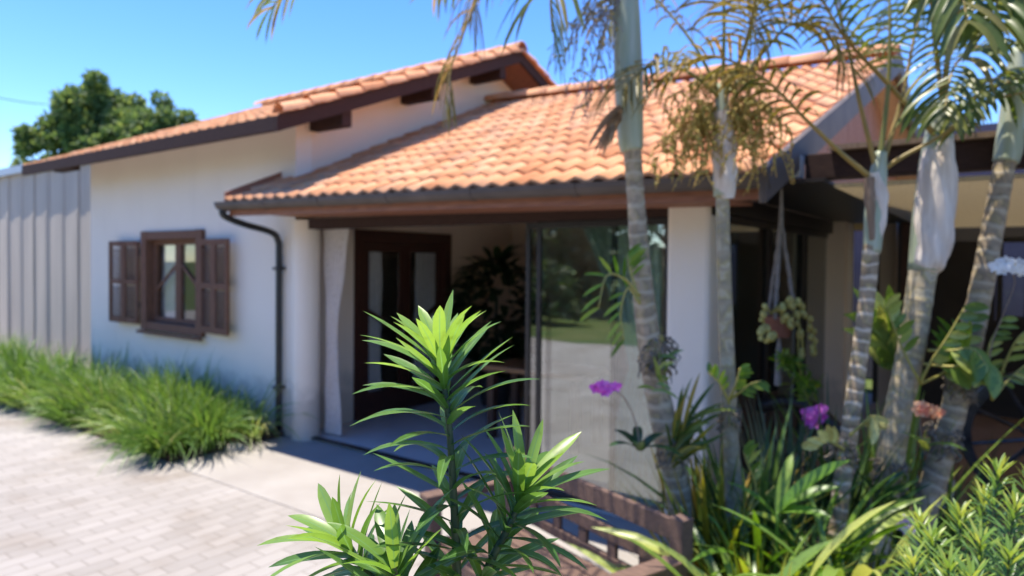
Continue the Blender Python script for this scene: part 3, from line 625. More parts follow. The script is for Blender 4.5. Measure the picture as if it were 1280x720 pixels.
# ================================================================== VERANDA on the right
ver = empty('veranda', (1.2, 7.0, 0), 'flat roofed veranda with brown front beam and cream ceiling, right of the glazed porch', 'veranda')
b = MB(); b.box((-0.99, 4.36, 2.365), (4.8, 4.50, 2.515)); b.build('beam', M['darkwood'], ver, bevel=0.005)
b = MB(); b.box((-0.85, 4.30, 2.52), (4.9, 4.54, 2.55)); b.build('roof_edge', M['drybrown'], ver)
b = MB(); b.box((-0.855, 4.505, 2.325), (4.8, 10.0, 2.345)); b.build('ceiling', M['awning'], ver)
b = MB(); b.box((-1.38, 4.27, -0.02), (4.8, 11, 0.05)); b.build('floor', M['terracotta'], ver)
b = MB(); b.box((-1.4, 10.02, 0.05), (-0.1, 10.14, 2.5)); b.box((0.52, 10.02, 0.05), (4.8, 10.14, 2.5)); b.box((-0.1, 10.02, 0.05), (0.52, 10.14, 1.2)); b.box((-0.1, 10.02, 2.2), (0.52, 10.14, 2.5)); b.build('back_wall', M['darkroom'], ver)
b = MB(); b.box((-1.4, 8.8, 2.36), (-0.9, 10.02, 2.5)); b.build('wall_plate', M['darkroom'], ver)
b = MB(); b.box((-0.09, 10.06, 1.2), (-0.03, 10.1, 2.2)); b.box((0.45, 10.06, 1.2), (0.51, 10.1, 2.2)); b.box((0.18, 10.062, 1.2), (0.24, 10.098, 2.2)); b.box((-0.03, 10.06, 2.14), (0.45, 10.1, 2.2)); b.box((-0.03, 10.06, 1.2), (0.45, 10.1, 1.26)); wv = b.build('window', M['darkframe'], ver)
b = MB(); b.box((-0.03, 10.075, 1.26), (0.45, 10.08, 2.14)); b.build('pane', M['clear'], wv)
b = MB(); b.box((-0.93, 8.5, 0.05), (-0.80, 8.62, 2.325)); b.build('post', M['doorwood'], ver)
b = MB(); b.box((-1.16, 8.7, 0.05), (-1.0, 8.82, 2.33)); b.build('post', M['panel'], ver)
b = MB(); b.box((2.9, 4.37, 0.05), (3.02, 4.49, 2.364)); b.build('post', M['darkwood'], ver)
for s in (0,):
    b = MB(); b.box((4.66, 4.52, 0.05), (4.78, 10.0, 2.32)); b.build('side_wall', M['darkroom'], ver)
b = MB(); b.box((-3, 12.5, 0), (6, 12.7, 4.0)); o = b.build('boundary_wall', M['lav'], loc=(1.5, 12.6, 0)); tag(o, 'lavender boundary wall seen through the veranda back window', 'wall')
# pale stone seat and dark cabinet in the veranda
b = MB(); q = pd(1132, 582, 5.6)
t = empty('stone_seat', (-0.55, 5.35, 0.05), 'pale slab seat on dark legs standing behind the ringed palm trunks', 'seat')
b = MB(); b.box((-0.95, 5.1, 0.30), (-0.25, 5.55, 0.38)); b.build('slab', M['stone'], t, bevel=0.01)
for x in (-0.88, -0.42):
    b = MB(); b.box((x, 5.14, 0.05), (x + 0.1, 5.5, 0.299)); b.build('leg', M['black'], t)
t = empty('cabinet', (1.0, 9.6, 0.05), 'dark wooden cabinet against the veranda back wall', 'cabinet')
b = MB(); b.box((0.55, 9.55, 0.1), (1.9, 9.98, 1.0)); b.build('body', M['darkroom'], t)
for i in range(3):
    b = MB(); b.box((0.57 + i * 0.45, 9.525, 0.14), (0.98 + i * 0.45, 9.548, 0.96)); b.build('door', M['darkwood'], t)
b = MB(); b.box((0.5, 9.5, 1.002), (1.95, 9.99, 1.04)); b.build('top', M['doorwood'], t)
for x in (0.6, 1.78):
    b = MB(); b.box((x, 9.58, 0.05), (x + 0.08, 9.95, 0.099)); b.build('foot', M['black'], t)

# ================================================================== METAL FENCE on the left
fz = 3.44
t = empty('metal_fence', (-16, 4.9, 0), 'tall grey sheet metal fence of vertical ribs beside the house', 'fence')
b = MB(); x = -23.0; pts = []
while x < -10.80:
    pts += [(x, 4.955), (x + 0.012, 4.942), (x + 0.03, 4.955), (x + 0.29, 4.945 + U(-.01, .01)), (x + 0.31, 4.936), (x + 0.58, 4.925 + U(-.01, .01))]
    x += U(0.55, 0.66)
pts = [p for p in pts if p[0] < -10.78]
for za, zb, dy in ((-0.02, 2.62, 0.0), (2.60, fz, 0.012)):
    vs = [(px_, py_ + dy, z) for z in (za, zb) for px_, py_ in pts]; n = len(pts)
    b.add(vs, [(i, i + 1, n + i + 1, n + i) for i in range(n - 1)])
b.build('panel', M['panel'], t)
b = MB(); b.box((-23, 4.86, fz), (-11.5, 5.3, fz + 0.14)); b.build('cap_flashing', M['flash'], t)

# ================================================================== CURTAINS
def curtain(name, label, a, b_, y0, zt, zb, tie, m, hang='x', amp=0.02, waist=0.3, folds=9, group=None, shift=0.0):
    """pleated cloth from a to b along the wall axis, gathered at height tie (None hangs straight)"""
    g = MB(); nu, nv = folds * 6, 30; vs = []
    for j in range(nv + 1):
        z = lerp(zt, zb, j / nv)
        if tie is None: k = 1
        elif z > tie: k = lerp(waist, 1, ((z - tie) / (zt - tie)) ** 1.3)
        else: k = lerp(waist, 0.62, ((tie - z) / (tie - zb)) ** 0.7)
        for i in range(nu + 1):
            u = i / nu; c = lerp(a, b_, 0.5 + shift * (1 - k))
            x = c + (lerp(a, b_, u) - lerp(a, b_, 0.5)) * k
            dy = amp * math.sin(u * folds * 2 * PI + 0.6 * math.sin(j * 0.25)) + 0.006 * math.sin(j * 0.7 + u * 9)
            vs.append((x, y0 + dy, z) if hang == 'x' else (y0 + dy, x, z))
    g.add(vs, [(j * (nu + 1) + i, j * (nu + 1) + i + 1, (j + 1) * (nu + 1) + i + 1, (j + 1) * (nu + 1) + i) for j in range(nv) for i in range(nu)], 0, 0.4)
    cx = (a + b_) / 2
    o = g.build(name, m, smooth=True, loc=(cx, y0, zb) if hang == 'x' else (y0, cx, zb))
    return tag(o, label, 'curtain', group)
curtain('curtain', 'white sheer curtain tied at its waist beside the round white porch column', -5.80, -5.38, 4.60, 2.20, 0.06, 0.98, M['fabric'], amp=0.022, waist=0.36, folds=7, shift=-0.2)
curtain('curtain', 'straight white curtain behind the small shuttered window', -9.0, -8.44, 4.545, 2.10, 1.02, None, M['fabric'], folds=6, amp=0.012)
curtain('curtain', 'white curtain behind the glass of the near door leaf', dy0 + 0.1, dy0 + 0.44, XG - 0.085, 2.05, 0.1, None, M['fabric'], 'y', folds=5)
curtain('curtain', 'white curtain behind the glass of the far door leaf', ym + 0.24, dy1 - 0.1, XG - 0.085, 2.05, 0.1, None, M['fabric'], 'y', folds=5)
curtain('curtain', 'pale green gathered curtain behind the reflecting front glass', -2.72, -2.02, 4.62, 2.2, 0.08, 1.05, M['greenfabric'], waist=0.35, folds=8, shift=0.5)
curtain('curtain', 'green curtain hanging straight behind the side glass beside the square white column', 4.85, 5.75, -1.82, 2.2, 0.08, None, M['greenfabric'], 'y', folds=9)

# ================================================================== PORCH FURNITURE
t = empty('wooden_table', (-4.0, 5.8, 0.03), 'wooden table with orange brown top inside the porch', 'table')
b = MB(); b.box((-4.4, 5.5, 0.74), (-3.2, 6.1, 0.79)); b.build('tabletop', M['tabletop'], t, bevel=0.006)
for x in (-4.34, -3.34):
    for y in (5.55, 5.97):
        b = MB(); b.box((x, y, 0.03), (x + 0.08, y + 0.08, 0.739)); b.build('leg', M['doorwood'], t)
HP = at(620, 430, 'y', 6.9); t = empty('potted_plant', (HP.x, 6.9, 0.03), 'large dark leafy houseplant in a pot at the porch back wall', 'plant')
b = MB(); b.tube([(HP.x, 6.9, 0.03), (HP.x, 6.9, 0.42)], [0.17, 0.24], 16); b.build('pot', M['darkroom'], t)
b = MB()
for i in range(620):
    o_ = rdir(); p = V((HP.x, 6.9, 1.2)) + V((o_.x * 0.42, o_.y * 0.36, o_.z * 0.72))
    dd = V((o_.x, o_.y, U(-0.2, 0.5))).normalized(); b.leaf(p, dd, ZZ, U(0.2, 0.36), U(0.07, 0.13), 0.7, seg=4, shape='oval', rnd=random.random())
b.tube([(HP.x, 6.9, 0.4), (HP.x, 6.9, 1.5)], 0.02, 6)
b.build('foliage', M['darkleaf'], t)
b = MB(); q = at(613, 285, 'y', 8.19)
for i in range(90):
    an = U(0, 2 * PI); p = V((q.x + 0.19 * math.cos(an), 8.17, q.z + 0.19 * math.sin(an)))
    b.leaf(p, V((math.cos(an + 1.2) + U(-.5, .5), -0.3 + U(-.3, .2), math.sin(an + 1.2) + U(-.5, .5))), V((0, -1, 0)), U(0.07, 0.14), U(0.025, 0.05), 0.2, seg=3, shape='oval', rnd=random.random())
tag(b.build('wreath', M['drybrown'], loc=(q.x, 8.17, q.z)), 'dark dried wreath hanging on the porch back wall', 'wreath')

# ================================================================== BENCH
t = empty('garden_bench', (-1.62, 2.75, 0), 'faded brown slatted wooden garden bench beside the palm bed', 'bench')
Bx, Ax = V((-1.06, 2.66, 0)), V((-2.22, 3.08, 0))
ax = (Bx - Ax).normalized(); fwd = V((ax.y, -ax.x, 0))     # towards the front of the seat
def bp(s, f_, z): return Ax + ax * s + fwd * f_ + V((0, 0, z))
LB = (Bx - Ax).length; ft_ = 0.50
BM = M['benchwood']
for s_ in (0.0, LB):
    b = MB(); b.bar(bp(s_, 0, 0), bp(s_, 0, 0.81), 0.07, 0.07, up=fwd); b.build('back_post', BM, t, bevel=0.005)
    b = MB(); b.bar(bp(s_, ft_, 0), bp(s_, ft_, 0.60), 0.07, 0.07, up=fwd); b.build('front_post', BM, t, bevel=0.005)
    b = MB(); b.bar(bp(s_, 0.04, 0.625), bp(s_, ft_ + 0.06, 0.625), 0.09, 0.045); b.build('armrest', BM, t, bevel=0.005)
for z, hh in ((0.745, 0.09), (0.60, 0.065), (0.47, 0.05)):
    b = MB(); b.bar(bp(0.036, 0, z), bp(LB - 0.036, 0, z), 0.028, hh); b.build('back_rail', BM, t, bevel=0.004)
for k in range(1, 6):
    s_ = LB * k / 6; b = MB(); b.bar(bp(s_, 0, 0.496), bp(s_, 0, 0.566), 0.055, 0.02, up=fwd); b.build('spindle', BM, t)
for k in range(5):
    b = MB(); b.bar(bp(0.04, 0.06 + k * 0.098, 0.41), bp(LB - 0.04, 0.06 + k * 0.098, 0.41), 0.085, 0.025); b.build('seat_slat', BM, t, bevel=0.003)
b = MB(); b.bar(bp(0.036, ft_, 0.36), bp(LB - 0.036, ft_, 0.36), 0.025, 0.07); b.build('apron', BM, t)

# ================================================================== CART WHEEL
c = pd(1300, 548, 5.1); r_ = c.z - 0.05
ax = (FW * 0.55 + V((0, 1, 0))).normalized(); ax.z = 0; ax.normalize(); sx = ax.cross(ZZ).normalized()
M['iron'] = mat('sheen grey iron', (0.03, 0.031, 0.035), 0.3, (0.07, 0.07, 0.078), 12, metal=0.4)  # black iron greyed in its colour to stand in for sheen
t = empty('cart_wheel', (c.x, c.y, 0.05), 'black spoked cart wheel standing on the veranda floor', 'wheel')
b = MB(); n = 40; vs = []
for i in range(n):
    an = 2 * PI * i / n
    for rr, dd in ((r_, -0.02), (r_, 0.02), (r_ - 0.075, 0.03), (r_ - 0.075, -0.03)): vs.append(c + (sx * math.cos(an) + ZZ * math.sin(an)) * rr + ax * dd)
b.add(vs, [(i * 4 + k, i * 4 + (k + 1) % 4, ((i + 1) % n) * 4 + (k + 1) % 4, ((i + 1) % n) * 4 + k) for i in range(n) for k in range(4)]); b.build('rim', M['iron'], t)
b = MB(); b.tube([c - ax * 0.07, c + ax * 0.07], 0.06, 14); b.build('hub', M['black'], t)
for k in range(10):
    an = 2 * PI * k / 10 + 0.2; e = sx * math.cos(an) + ZZ * math.sin(an)
    b = MB(); b.tube([c + e * 0.055, c + e * (r_ - 0.05)], [0.019, 0.015], 8); b.build('spoke', M['iron'], t)

# ================================================================== PALMS
def frond(palm, pts, n=34, L=0.34, W=0.022, pf=0.28, r0=0.014, droop=1.1, leaf='palmleaf', stem='petiole', flat=0.45):
    mb = MB(); P = spline(pts, 26)
    n = int(n * 0.62); W = W * 0.92
    mb.tube(P, [lerp(r0, 0.003, (i / 26) ** 0.8) for i in range(27)], 6, 0)
    for i in range(n):
        t_ = lerp(pf, 0.99, i / (n - 1)); k = t_ * 26; j = min(int(k), 25); p = P[j].lerp(P[j + 1], k - j); T = (P[j + 1] - P[j]).normalized()
        S = T.cross(ZZ)
        if S.length < 0.2: S = T.cross(R0)
        S.normalize(); N = S.cross(T).normalized(); q = (t_ - pf) / (1 - pf)
        ln = L * (0.5 + 0.9 * math.sin(PI * (0.12 + 0.78 * q))) / 1.4
        for sg in (-1, 1):
            dd = S * sg * U(0.75, 1.0) + T * lerp(0.35, 1.0, q) + N * U(0.1, flat)
            mb.leaf(p, dd, N, ln * U(0.85, 1.12), W * U(0.8, 1.15), droop * U(0.6, 1.3), seg=5, m=1, rnd=min(1, max(0, random.gauss(0.45, 0.25))), fold=0.2, twist=U(-.5, .5))
    return mb.build('frond', [M[stem], M[leaf]], palm, smooth=True)
def trunk(palm, ctl, dist, m, slim=1.0, steps=90, swell=True):
    """ctl: (pixel x, pixel y, width px) from the base upwards; dist: metres from the camera"""
    P = [pd(x, y, dist) for x, y, w_ in ctl]; RR = [w_ * slim / 2 / FPX * dist for x, y, w_ in ctl]
    PP = spline(P, steps); k = len(ctl) - 1; rad = []
    for i in range(steps + 1):
        u = i / steps * k; j = min(int(u), k - 1); rr = lerp(RR[j], RR[j + 1], u - j) * 0.93
        rad.append(rr * ((1.028, 1.0, 0.99)[i % 3]) * U(0.985, 1.015))
    mb = MB(); mb.tube(PP, rad, 14, 0)
    return mb.build('trunk', m, palm, smooth=True), PP
def shaft(palm, ctl, dist, m, name='crownshaft'):
    P = spline([pd(x, y, dist) for x, y, w_ in ctl], 20); k = len(ctl) - 1; rad = []
    for i in range(21):
        u = i / 20 * k; j = min(int(u), k - 1); rad.append(lerp(ctl[j][2], ctl[j + 1][2], u - j) / 2 / FPX * dist)
    mb = MB(); mb.tube(P, rad, 14); return mb.build(name, m, palm, smooth=True)
def sheath(palm, ctl, dist, m, open_=0.62):
    """dry, split leaf base wrapped partly round the trunk: an open, curled shell with thickness"""
    P = spline([pd(x, y, dist) for x, y, w_ in ctl], 22); k = len(ctl) - 1; mb = MB(); K = 12; vs = []
    view = -F0
    for lay in (0, 1):
        for i, p in enumerate(P):
            u = i / 22 * k; j = min(int(u), k - 1); rr = lerp(ctl[j][2], ctl[j + 1][2], u - j) / 2 / FPX * dist - lay * 0.004
            d_ = (P[min(i + 1, 22)] - P[max(i - 1, 0)]).normalized(); a_ = (view - d_ * view.dot(d_)).normalized(); b_ = d_.cross(a_)
            for q in range(K + 1):
                an = (q / K - 0.5) * 2 * PI * open_ + 0.25 * math.sin(i * 0.3)
                wob = 1 + 0.07 * math.sin(i * 0.9 + q) 
                vs.append(p + (a_ * math.cos(an) + b_ * math.sin(an)) * rr * wob)
    n = K + 1; o_ = 23 * n; fs = []
    for i in range(22):
        for q in range(K):
            a0 = i * n + q; fs.append((a0, a0 + 1, a0 + n + 1, a0 + n)); fs.append((o_ + a0 + n, o_ + a0 + n + 1, o_ + a0 + 1, o_ + a0))
        for q in (0, K): fs.append((i * n + q, (i + 1) * n + q, o_ + (i + 1) * n + q, o_ + i * n + q))
    mb.add(vs, fs); return mb.build('dry_sheath', m, palm, smooth=True)
def fruit_spray(palm, p0, tips, nb=9, twig='drytwig'):
    """branched hanging flower stalk with small beads"""
    mb = MB()
    for tip in tips:
        A = V(p0); B = V(tip); mid = A.lerp(B, 0.45) + V((0, 0, 0.10)); main = spline([A, mid, B], 14)
        mb.tube(main, [lerp(0.006, 0.002, i / 14) for i in range(15)], 5, 0)
        for k in range(4, 15):
            for _ in range(2):
                s0 = main[k]; e = s0 + V((U(-.1, .1), U(-.1, .1), U(-0.22, -0.04))); tw = spline([s0, s0.lerp(e, 0.5) + V((U(-.03, .03), U(-.03, .03), 0.03)), e], 8)
                mb.tube(tw, 0.0028, 4, 0)
                for b_ in range(nb):
                    q = tw[min(8, 1 + int(7 * b_ / nb))] + rdir() * 0.006; mb.ball(q, U(0.004, 0.0095), 1, random.random(), 5, 3)
    return mb.build('flower_stalk', [M[twig], M['berry']], palm, smooth=True)
def root_mass(palm, c, r, n=70):
    """aerial roots clinging round the trunk, short and knotted"""
    mb = MB(); c = V(c); r *= 0.72
    for i in range(n):
        a_ = U(0, 2 * PI); o_ = V((math.cos(a_), math.sin(a_), 0)); t_ = V((-o_.y, o_.x, 0)); h = U(-1.1, 1.0) * r
        p = c + o_ * r * U(0.55, 0.8) + V((0, 0, h)); q = p + t_ * r * U(-.9, .9) + o_ * r * U(-0.05, 0.3) + V((0, 0, -r * U(0.1, 0.9)))
        mid = p.lerp(q, 0.5) + o_ * r * U(0.1, 0.45)
        mb.tube(spline([p, mid, q], 6), [0.003, 0.0045, 0.0045, 0.004, 0.0035, 0.003, 0.002], 4, 0, random.random())
    for i in range(n // 3):
        a_ = U(0, 2 * PI); o_ = V((math.cos(a_), math.sin(a_), 0)); p = c + o_ * r * 0.6 + V((0, 0, U(-1, 1) * r))
        mb.leaf(p, o_ + V((0, 0, U(-.6, .8))), ZZ, r * U(0.6, 1.2), 0.008, 1.2, seg=4, shape='blade', m=1, rnd=random.random())
    return mb.build('root_mass', [M['root'], M['strapyellow']], palm)
PG = 'palms growing in the raised garden bed'
# T1 -------------------------------------------------------------
d1 = 3.4; b1 = pd(862, 760, d1)
p1 = empty('palm_tree', (b1.x, b1.y, bed_z(b1.x, b1.y)), 'tall palm in front of the reflecting glass, green crownshaft over ringed leaning trunk', 'palm', PG)
trunk(p1, [(872, 812, 44), (862, 720, 38), (850, 630, 38), (832, 540, 40), (818, 470, 38), (808, 400, 35), (800, 320, 30), (795, 250, 27), (790, 180, 28)], d1, M['trunk_brown'], 0.86)
shaft(p1, [(790, 188, 28), (788, 170, 32), (786, 100, 36), (783, 20, 34), (780, -60, 26)], d1, M['shaft'])
mb = MB()
for k in range(16):
    a0 = pd(778 - U(0, 8), 138 + U(-6, 14), d1 - 0.08); e0 = pd(U(722, 768), U(176, 196), d1 - U(0.02, 0.2))
    mb.leaf(a0, e0 - a0, V((0, -1, 0.3)), (e0 - a0).length * U(0.8, 1.1), U(0.02, 0.05), 0.7, seg=6, rnd=random.random(), shape='blade', fold=0.3)
mb.build('dry_bract', M['straw'], p1, smooth=True)
t1 = lambda x, y, dd=0: pd(x, y, d1 + dd)
frond(p1, [t1(780, -50), t1(720, -120), t1(630, -60, 0.1), t1(572, 60, 0.1), t1(556, 130, 0.1)], 40, 0.36, droop=1.8, leaf='olive', r0=0.018)
frond(p1, [t1(780, -50), t1(740, -150, 0.2), t1(660, -110, 0.3), t1(600, -30, 0.4), t1(590, 20, 0.4)], 40, 0.42, droop=1.6, leaf='olive')
frond(p1, [t1(780, -50), t1(755, -130, -0.2), t1(715, -110, -0.4), t1(690, -20, -0.5), t1(690, 40, -0.5)], 36, 0.40, droop=1.7)
frond(p1, [t1(780, -50), t1(830, -130, 0.1), t1(890, -100, 0.2), t1(930, -20, 0.2), t1(945, 50, 0.2)], 36, 0.40, droop=1.5, leaf='olive')
frond(p1, [t1(780, -50), t1(690, -190, -0.1), t1(540, -160, -0.2), t1(400, -60, -0.3), t1(338, 12, -0.3)], 44, 0.34, droop=1.1)
for e in ((-1.75, 2.8), (-2.35, 3.05)):  # unseen fronds overhead, added to cast shade on the bench
    c0 = t1(780, -50); tip = V((e[0], e[1], 0)) ; dv = V((tip.x - c0.x, tip.y - c0.y, 0))
    frond(p1, [c0, c0 + dv * 0.35 + V((0, 0, 0.42)), c0 + dv * 0.8 + V((0, 0, 0.52)), c0 + dv * 1.25 + V((0, 0, 0.33)), c0 + dv * 1.55 + V((0, 0, 0.12))], 44, 0.44, W=0.03, droop=0.7)
fruit_spray(p1, t1(775, 0, -0.05), [t1(705, 70), t1(720, 100, 0.1), t1(735, 130, -0.1), t1(715, 30, -.1)], 2, 'rope')
root_mass(p1, t1(822, 440, -0.02), 0.11, 110); root_mass(p1, t1(840, 560, -0.02), 0.10, 60)
# T2 -------------------------------------------------------------
d2 = 3.45; b2 = pd(922, 800, d2)
p2 = empty('palm_tree', (b2.x, b2.y, bed_z(b2.x, b2.y)), 'slender straight palm before the square white column, golden fruit sprays around its crown', 'palm', PG)
trunk(p2, [(924, 820, 28), (920, 700, 27), (916, 600, 26), (911, 500, 24), (907, 400, 23), (904, 300, 21), (903, 235, 21)], d2, M['trunk_grey'], 0.86)
shaft(p2, [(903, 245, 22), (902, 200, 22), (902, 150, 20), (903, 105, 14)], d2, M['shaft'])
sheath(p2, [(903, 140, 22), (905, 180, 29), (906, 225, 30), (908, 249, 18)], d2 - 0.005, M['sheath'], 0.55)
t2 = lambda x, y, dd=0: pd(x, y, d2 + dd)
for q in ([(903, 125, 0), (870, 60, 0), (830, 10, .1), (790, -20, .2), (760, 20, .3)],
          [(903, 125, 0), (905, 20, -.1), (900, -70, -.2), (890, -140, -.3)], [(903, 125, 0), (935, 50, .1), (955, -20, .2), (985, -90, .3)],
          [(903, 125, 0), (950, 70, 0), (990, 30, -.1), (1030, 40, -.2), (1060, 90, -.3)], [(903, 125, 0), (930, 60, -.2), (945, 0, -.5), (950, -40, -.8)],
          [(903, 125, 0), (860, 90, -.1), (815, 80, -.2), (780, 110, -.3)]):
    frond(p2, [t2(*k) for k in q], 30, 0.40, W=0.018, droop=1.7, leaf='olive', stem='petiolegreen', pf=0.34, r0=0.012)
fruit_spray(p2, t2(903, 150, 0.02), [t2(830, 175, .05), t2(850, 205, -.05), t2(872, 190, .1), t2(815, 205, .1), t2(862, 160, -.1), t2(838, 150, .1), t2(880, 215, -.1)], 8)
fruit_spray(p2, t2(905, 150, -0.02), [t2(955, 165, -.05), t2(975, 190, .05), t2(945, 205, .1), t2(985, 160, -.1), t2(965, 140, .1), t2(930, 185, -.1)], 8)
fruit_spray(p2, t2(903, 128, 0), [t2(845, 118, -.05), t2(960, 112, .05), t2(925, 95, -.1), t2(880, 100, .1), t2(945, 85, .1)], 6)
root_mass(p2, t2(912, 520, -.01), 0.075, 60)
# T3 -------------------------------------------------------------
d3 = 3.3; b3 = pd(1030, 800, d3)
p3 = empty('palm_tree', (b3.x, b3.y, bed_z(b3.x, b3.y)), 'thin pale ringed palm with ochre leaf stalks fanning low, left of the thicker trunk', 'palm', PG)
trunk(p3, [(1026, 815, 30), (1040, 715, 29), (1050, 625, 28), (1063, 530, 27), (1075, 440, 26), (1085, 360, 25), (1089, 310, 26), (1092, 295, 22)], d3, M['trunk_pale'], 0.80)
shaft(p3, [(1090, 316, 20), (1093, 270, 24), (1097, 225, 22), (1101, 190, 14)], d3, M['shaft'])
sheath(p3, [(1092, 216, 16), (1098, 245, 22), (1097, 285, 17), (1094, 308, 8)], d3 - 0.01, M['sheath'], 0.5)
sheath(p3, [(1086, 222, 12), (1087, 255, 13), (1090, 300, 7)], d3 - 0.03, M['drybrown'], 0.5)
t3 = lambda x, y, dd=0: pd(x, y, d3 + dd)
frond(p3, [t3(1092, 225), t3(1050, 190, -.05), t3(1008, 150, -.1), t3(950, 95, -.15), t3(880, 70, -.2), t3(820, 110, -.2)], 34, 0.34, droop=1.5, leaf='olive', pf=0.42, r0=0.016)
frond(p3, [t3(1096, 215), t3(1075, 130, .0), t3(1055, 40, .05), t3(1020, -60, .1), t3(960, -120, .1)], 34, 0.42, droop=1.3, pf=0.45, r0=0.015)
frond(p3, [t3(1099, 205), t3(1110, 110, 0), t3(1112, 10, 0), t3(1105, -110, .1)], 32, 0.42, droop=1.2, pf=0.5, r0=0.017, stem='petiolegreen')
frond(p3, [t3(1102, 210), t3(1128, 120, .05), t3(1150, 20, .1), t3(1190, -70, .1)], 32, 0.42, droop=1.2, pf=0.45, r0=0.016)
frond(p3, [t3(1103, 212), t3(1130, 195, -.05), t3(1175, 170, -.1), t3(1240, 125, -.15), t3(1330, 110, -.2)], 30, 0.36, droop=1.3, pf=0.5, r0=0.014)
root_mass(p3, t3(1052, 560, 0), 0.085, 60); root_mass(p3, t3(1040, 690, 0), 0.10, 80)
# T4 -------------------------------------------------------------
d4 = 3.4; b4 = pd(1070, 800, d4)
p4 = empty('palm_tree', (b4.x, b4.y, bed_z(b4.x, b4.y)), 'thick leaning grey ringed palm wrapped in a large pale dry leaf sheath', 'palm', PG)
trunk(p4, [(1062, 815, 50), (1086, 710, 46), (1106, 610, 44), (1122, 520, 42), (1140, 430, 42), (1152, 350, 42), (1157, 322, 44)], d4, M['trunk_grey'], 0.80)
shaft(p4, [(1155, 338, 36), (1162, 270, 38), (1170, 200, 36), (1178, 130, 26)], d4, M['shaft'])
sheath(p4, [(1176, 172, 26), (1171, 215, 44), (1166, 290, 46), (1160, 328, 40), (1158, 342, 22)], d4 - 0.012, M['sheath'], 0.5)
sheath(p4, [(1158, 255, 10), (1150, 300, 16), (1150, 345, 12)], d4 + 0.02, M['sheath'], 0.5)
t4 = lambda x, y, dd=0: pd(x, y, d4 + dd)
frond(p4, [t4(1172, 172, -.03), t4(1110, 105, -.1), t4(1055, 45, -.15), t4(1000, -40, -.2), t4(920, -90, -.2)], 34, 0.40, droop=1.3, pf=0.42, r0=0.017)
frond(p4, [t4(1178, 140), t4(1190, 40, -.1), t4(1225, -50, -.3), t4(1270, -60, -.5), t4(1310, 20, -.6)], 38, 0.46, W=0.03, droop=1.5, pf=0.3, r0=0.018)
frond(p4, [t4(1182, 150), t4(1225, 120, -.05), t4(1290, 95, -.1), t4(1370, 110, -.2)], 30, 0.36, droop=1.4, pf=0.55, r0=0.015)
frond(p4, [t4(1178, 130), t4(1165, 10, -.2), t4(1170, -70, -.5), t4(1190, -60, -.8), t4(1210, 30, -.95)], 40, 0.36, W=0.028, droop=1.5, pf=0.35)
root_mass(p4, t4(1112, 590, -.02), 0.10, 90); root_mass(p4, t4(1090, 690, 0), 0.12, 70)
# T5 -------------------------------------------------------------
d5 = 3.45; b5 = pd(1095, 800, d5)
p5 = empty('palm_tree', (b5.x, b5.y, bed_z(b5.x, b5.y)), 'rightmost palm, mossy trunk leaning to the right under a short green crownshaft', 'palm', PG)
trunk(p5, [(1092, 815, 42), (1128, 720, 38), (1158, 630, 37), (1185, 540, 36), (1207, 450, 36), (1225, 370, 33), (1240, 290, 31), (1254, 215, 30), (1258, 196, 30)], d5, M['trunk_brown'], 0.85)
shaft(p5, [(1257, 203, 28), (1262, 180, 31), (1268, 120, 26), (1275, 60, 20)], d5, M['shaft'])
t5 = lambda x, y, dd=0: pd(x, y, d5 + dd)
frond(p5, [t5(1270, 110), t5(1235, 60, -.2), t5(1195, 80, -.4), t5(1180, 140, -.5)], 34, 0.34, W=0.028, droop=1.5, pf=0.25)
frond(p5, [t5(1270, 130), t5(1250, 100, -.1), t5(1225, 110, -.2), t5(1200, 160, -.25)], 28, 0.26, W=0.03, droop=1.2, pf=0.2)
frond(p5, [t5(1274, 80), t5(1290, -20, -.2), t5(1270, -80, -.6), t5(1250, -40, -.9), t5(1245, 30, -1.0)], 36, 0.34, W=0.03, droop=1.5, pf=0.3)
frond(p5, [t5(1262, 176), t5(1310, 160, -.05), t5(1380, 170, -.1), t5(1440, 230, -.1)], 28, 0.34, droop=1.4, pf=0.4)
root_mass(p5, t5(1200, 480, -.02), 0.09, 70); root_mass(p5, t5(1180, 545, -.02), 0.10, 90)

# ================================================================== GARDEN PLANTS
def clump(name, label, cat, c, n, L, W, m, spread=0.9, grav=0.9, base=0.06, shape='blade', group=None, lmin=0.6, fold=0.15, seg=6):
    mb = MB(); c = V(c)
    for i in range(n):
        a_ = U(0, 2 * PI); e = U(0.05, spread); d_ = V((math.cos(a_) * e, math.sin(a_) * e, 1.0))
        p = c + V((math.cos(a_) * base * U(0, 1), math.sin(a_) * base * U(0, 1), 0))
        mb.leaf(p, d_, ZZ if e > 0.3 else V((math.cos(a_), math.sin(a_), 0.2)) * -1, L * U(lmin, 1.1), W * U(0.7, 1.15), grav * U(0.5, 1.3), seg=seg, fold=fold, rnd=random.random(), shape=shape)
    return tag(mb.build(name, m, smooth=True, loc=c), label, cat, group)
def gb(x, y): return V((x, y, 0.02 + bed_z(x, y)))
def gpx(x, dist): 
    p = pd(x, 400, dist); return gb(p.x, p.y)
GG = 'leafy plants filling the palm bed'
clump('strap_plant', 'tall yellow green strap leaved clump nearest the bench post', 'plant', gpx(950, 2.9), 80, 0.6, 0.034, M['strapyellow'], 1.0, 0.9, 0.12, group=GG)
clump('strap_plant', 'long arching green clump between the leaning palm and the slender straight palm', 'plant', gpx(890, 3.55), 60, 0.7, 0.030, M['strapyellow'], 0.6, 0.7, 0.12, group=GG)
clump('strap_plant', 'yellowing short leaved clump at the bottom edge under the slender palm', 'plant', gpx(970, 2.55), 80, 0.5, 0.030, M['strapyellow'], 1.3, 0.9, 0.15, group=GG)
